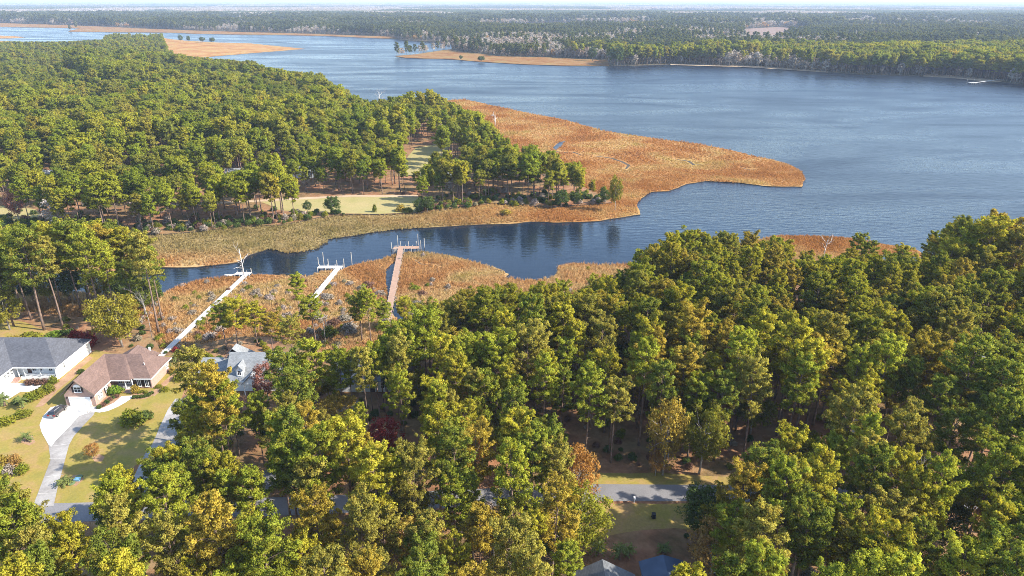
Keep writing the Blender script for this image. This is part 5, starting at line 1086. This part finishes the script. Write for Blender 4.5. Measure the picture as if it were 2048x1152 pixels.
# marsh grass
def tuft(seed, nb_=26, h=1.3, spread=.55, w_=.07):
    q_ = np.random.default_rng(seed); V = []
    for _ in range(nb_):
        a = q_.uniform(0, 6.28); r0 = q_.uniform(0, spread); b0 = np.array([math.cos(a)*r0, math.sin(a)*r0, 0]); L = h*q_.uniform(.55, 1.1)
        t = b0 + np.array([q_.normal(0, .28), q_.normal(0, .28), L]); u = q_.uniform(0, 6.28); s = np.array([math.cos(u), math.sin(u), 0])*w_*q_.uniform(.7, 1.5); V += [b0-s, b0+s, t]
    V = np.array(V); nn = np.cross(V[1::3]-V[0::3], V[2::3]-V[0::3]); nn /= np.linalg.norm(nn, axis=1, keepdims=True); nn = np.repeat(nn, 3, 0)*.5+np.array([0, 0, .7]); nn /= np.linalg.norm(nn, axis=1, keepdims=True)
    return cloud_mesh('tuft', V, nn, np.zeros(len(V)), M['marsh_leaf'])
TF = [tuft(80, 34, 1.1, .5, .045), tuft(81, 30, 1.4, .45, .045), tuft(82, 38, .8, .6, .045), tuft(83, 40, .85, .75, .06)]
def marsh_pts(poly, d, seed, holes, z=MZ, ymax=1e9):
    p = jitter_grid(poly, d, seed); p = p[in_frame(p, z, 30, 30)]; p = p[p[:, 1] < ymax]
    k = np.ones(len(p), bool)
    for h in holes: k &= ~inside(p, h)
    return p[k & chan_clear(p)]
def chan_clear(p):
    k = np.ones(len(p), bool)
    for c_ in CHANNELS:
        P_ = [np.array(G2(*q, MZ)) for q in c_]; w_ = 2.0 if c_[0][1] < 400 else .9
        for a, b_ in zip(P_[:-1], P_[1:]):
            d = b_-a; t = np.clip(((p-a)@d)/(d@d), 0, 1); k &= np.linalg.norm(p-(a+t[:, None]*d), axis=1) > w_
    return k
ditch = [G2(*p, MZ) for p in [(770,540),(786,525),(800,520),(793,552),(788,585),(790,600),(800,622),(812,640),(806,652),(790,634),(776,612),(772,575)]]; pool1 = [G2(*p, MZ) for p in [(1105,296),(1118,284),(1130,282),(1126,290),(1112,300)]]
pool2 = [G2(*p, MZ) for p in [(1745,512),(1790,506),(1850,516),(1885,522),(1880,532),(1820,530),(1760,524)]]
nm_ = marsh_pts(near_line, .8, 61, [near_up_line, ditch, pool2]); dk = [((-97.2,166.5),(-95.5,230),1.3),((-66.2,198.5),(-63.9,236),1.4),((-38.6,192),(-44.3,258),1.5)]
def off_dock(p):
    k = np.ones(len(p), bool)
    for a, b_, w_ in dk:
        a, b_ = np.array(a), np.array(b_); d = b_-a; t = np.clip(((p-a)@d)/(d@d), 0, 1); k &= np.linalg.norm(p-(a+t[:, None]*d), axis=1) > w_
    return k
nm_ = nm_[off_dock(nm_)]
mm_ = marsh_pts(mid_line, 1.25, 62, [mid_up_raw, pool1], ymax=420); mf_ = marsh_pts(mid_line, 2.0, 63, [mid_up_raw, pool1]); mf_ = mf_[(mf_[:, 1] >= 420) & (mf_[:, 1] < 1100)]
allp = np.concatenate([nm_, mm_, mf_]); n = len(allp); base = np.concatenate([np.full(len(nm_), .95), np.full(len(mm_), 1.0), np.full(len(mf_), 1.2)])
hgt = .3+1.25*(.5*vnoise(allp[:, 0], allp[:, 1], 9, 4)+.5*vnoise(allp[:, 0], allp[:, 1], 26, 14))
sc3 = np.stack([base, base, base*hgt], 1)*rm.uniform(.75, 1.2, (n, 1))
scatter('marsh_grass', np.c_[allp, np.full(n, MZ)], rm.uniform(0, 6.28, n), sc3, rm.integers(0, 4, n), TF, 'rusty orange and tan marsh grass round the creek', 'marsh grass')
# lawn tufts would be sub-pixel; the far shore's woods thin out with distance into canopy clumps
FL = np.array(far_poly)
def far_band(d0, d1, step, seed):
    r_ = np.random.default_rng(seed); ys = np.arange(d0, d1, step*.87); out_ = []
    for y in ys:
        xm = y*.80+60; xs = np.arange(-xm, xm, step); out_.append(np.stack([xs, np.full(len(xs), y)], 1))
    p = np.concatenate(out_); p += r_.uniform(-.48, .48, p.shape)*step
    p = p[inside(p, far_poly)]
    for h in field_polys + fm_polys: p = p[~inside(p, h)]
    return p
fp = np.concatenate([far_band(700, 1500, 7.5, 91), far_band(1500, 2600, 10.5, 92), far_band(2600, 4200, 17, 93)]); n = len(fp)
nz = .4*vnoise(fp[:, 0], fp[:, 1], 70, 20)+.3*vnoise(fp[:, 0], fp[:, 1], 180, 21)+.3*vnoise(fp[:, 0], fp[:, 1], 420, 22)
east = np.clip((fp[:, 0]-250)/400, 0, 1)*np.clip((1500-fp[:, 1])/500, 0, 1); nz -= east*.22
fid = np.where(rm.uniform(size=n) > 1/(1+np.exp(-(nz-.52)*16)), rm.integers(0, 3, n), 3+rm.integers(0, 2, n)); bank = (fp[:, 1] < 1250) & (fid < 3); fid = np.where(bank, 6+rm.integers(0, len(MIDM), n), fid); fid = np.where((vnoise(fp[:, 0], fp[:, 1], 60, 30) > .86) & (rm.uniform(size=n) < .5), 5, fid)
fs = np.where(fp[:, 1] < 1250, 1.22, 1.0)*rm.uniform(.7, 1.12, n)*(.75+.4*vnoise(fp[:, 0], fp[:, 1], 120, 23))*np.where(fp[:, 1] > 1500, 1.1, 1.0)*np.where(fp[:, 1] > 2600, 1.25, 1.0)
scatter('far_shore_forest', np.c_[fp, np.full(n, .6)], rm.uniform(0, 6.28, n), np.stack([fs*np.where(fp[:, 1] > 2600, 1.5, 1.05), fs*np.where(fp[:, 1] > 2600, 1.5, 1.05), fs], 1), fid, FARM+GF+OF+MIDM, 'mixed green and grey woods on the far side of the river', 'forest')
print('far trees', n)
def clump(seed, mat):
    q_ = np.random.default_rng(seed); C = np.c_[q_.uniform(-20, 20, (70, 2)), q_.uniform(7, 16, 70)]
    V, Nn, tn = leaf_cloud(C, q_.uniform(3, 6, 70), 8, 5.0, seed, .4, .3, .7); return cloud_mesh('canopy', V, Nn, tn, M[mat])
CL = [clump(700, 'far_green'), clump(701, 'far_green'), clump(702, 'far_grey'), clump(703, 'far_grey')]
cp2 = np.concatenate([far_band(4200, 8000, 34, 95), far_band(8000, 16000, 80, 96), far_band(16000, 34000, 190, 97)]); n = len(cp2)
cz = .6*vnoise(cp2[:, 0], cp2[:, 1], 700, 31)+.4*vnoise(cp2[:, 0], cp2[:, 1], 1800, 32); keep = vnoise(cp2[:, 0], cp2[:, 1], 900, 33) < .7; cp2, cz = cp2[keep], cz[keep]; n = len(cp2)
cs = np.where(cp2[:, 1] > 16000, 5.5, np.where(cp2[:, 1] > 8000, 2.3, 1.05))
scatter('horizon_woods', np.c_[cp2, np.full(n, .6)], rm.uniform(0, 6.28, n), np.stack([cs, cs, np.full(n, 1.0)*rm.uniform(.8, 1.35, n)], 1), np.where(cz < .5, 0, 2)+rm.integers(0, 2, n), CL, 'endless hazy woods out to the horizon', 'forest')
print('clumps', n)

# ------------------------------------------------------------------ haze: a thin even layer of air round everything
m, nt, out = newmat('haze_air'); v = nt.nodes.new('ShaderNodeVolumePrincipled'); v.inputs['Color'].default_value = (0.60, 0.72, 0.92, 1); v.inputs['Density'].default_value = 7.5e-5; v.inputs['Anisotropy'].default_value = 0.0
nt.links.new(v.outputs[0], out.inputs['Volume'])
hb = MB(); hb.box(-98000, 98000, -4000, 98000, -3.0, 96.0); hz = link('haze', hb.mesh('haze', m)); hz['kind'] = 'stuff'; hz['label'] = 'thin pale haze lying over the far woods'
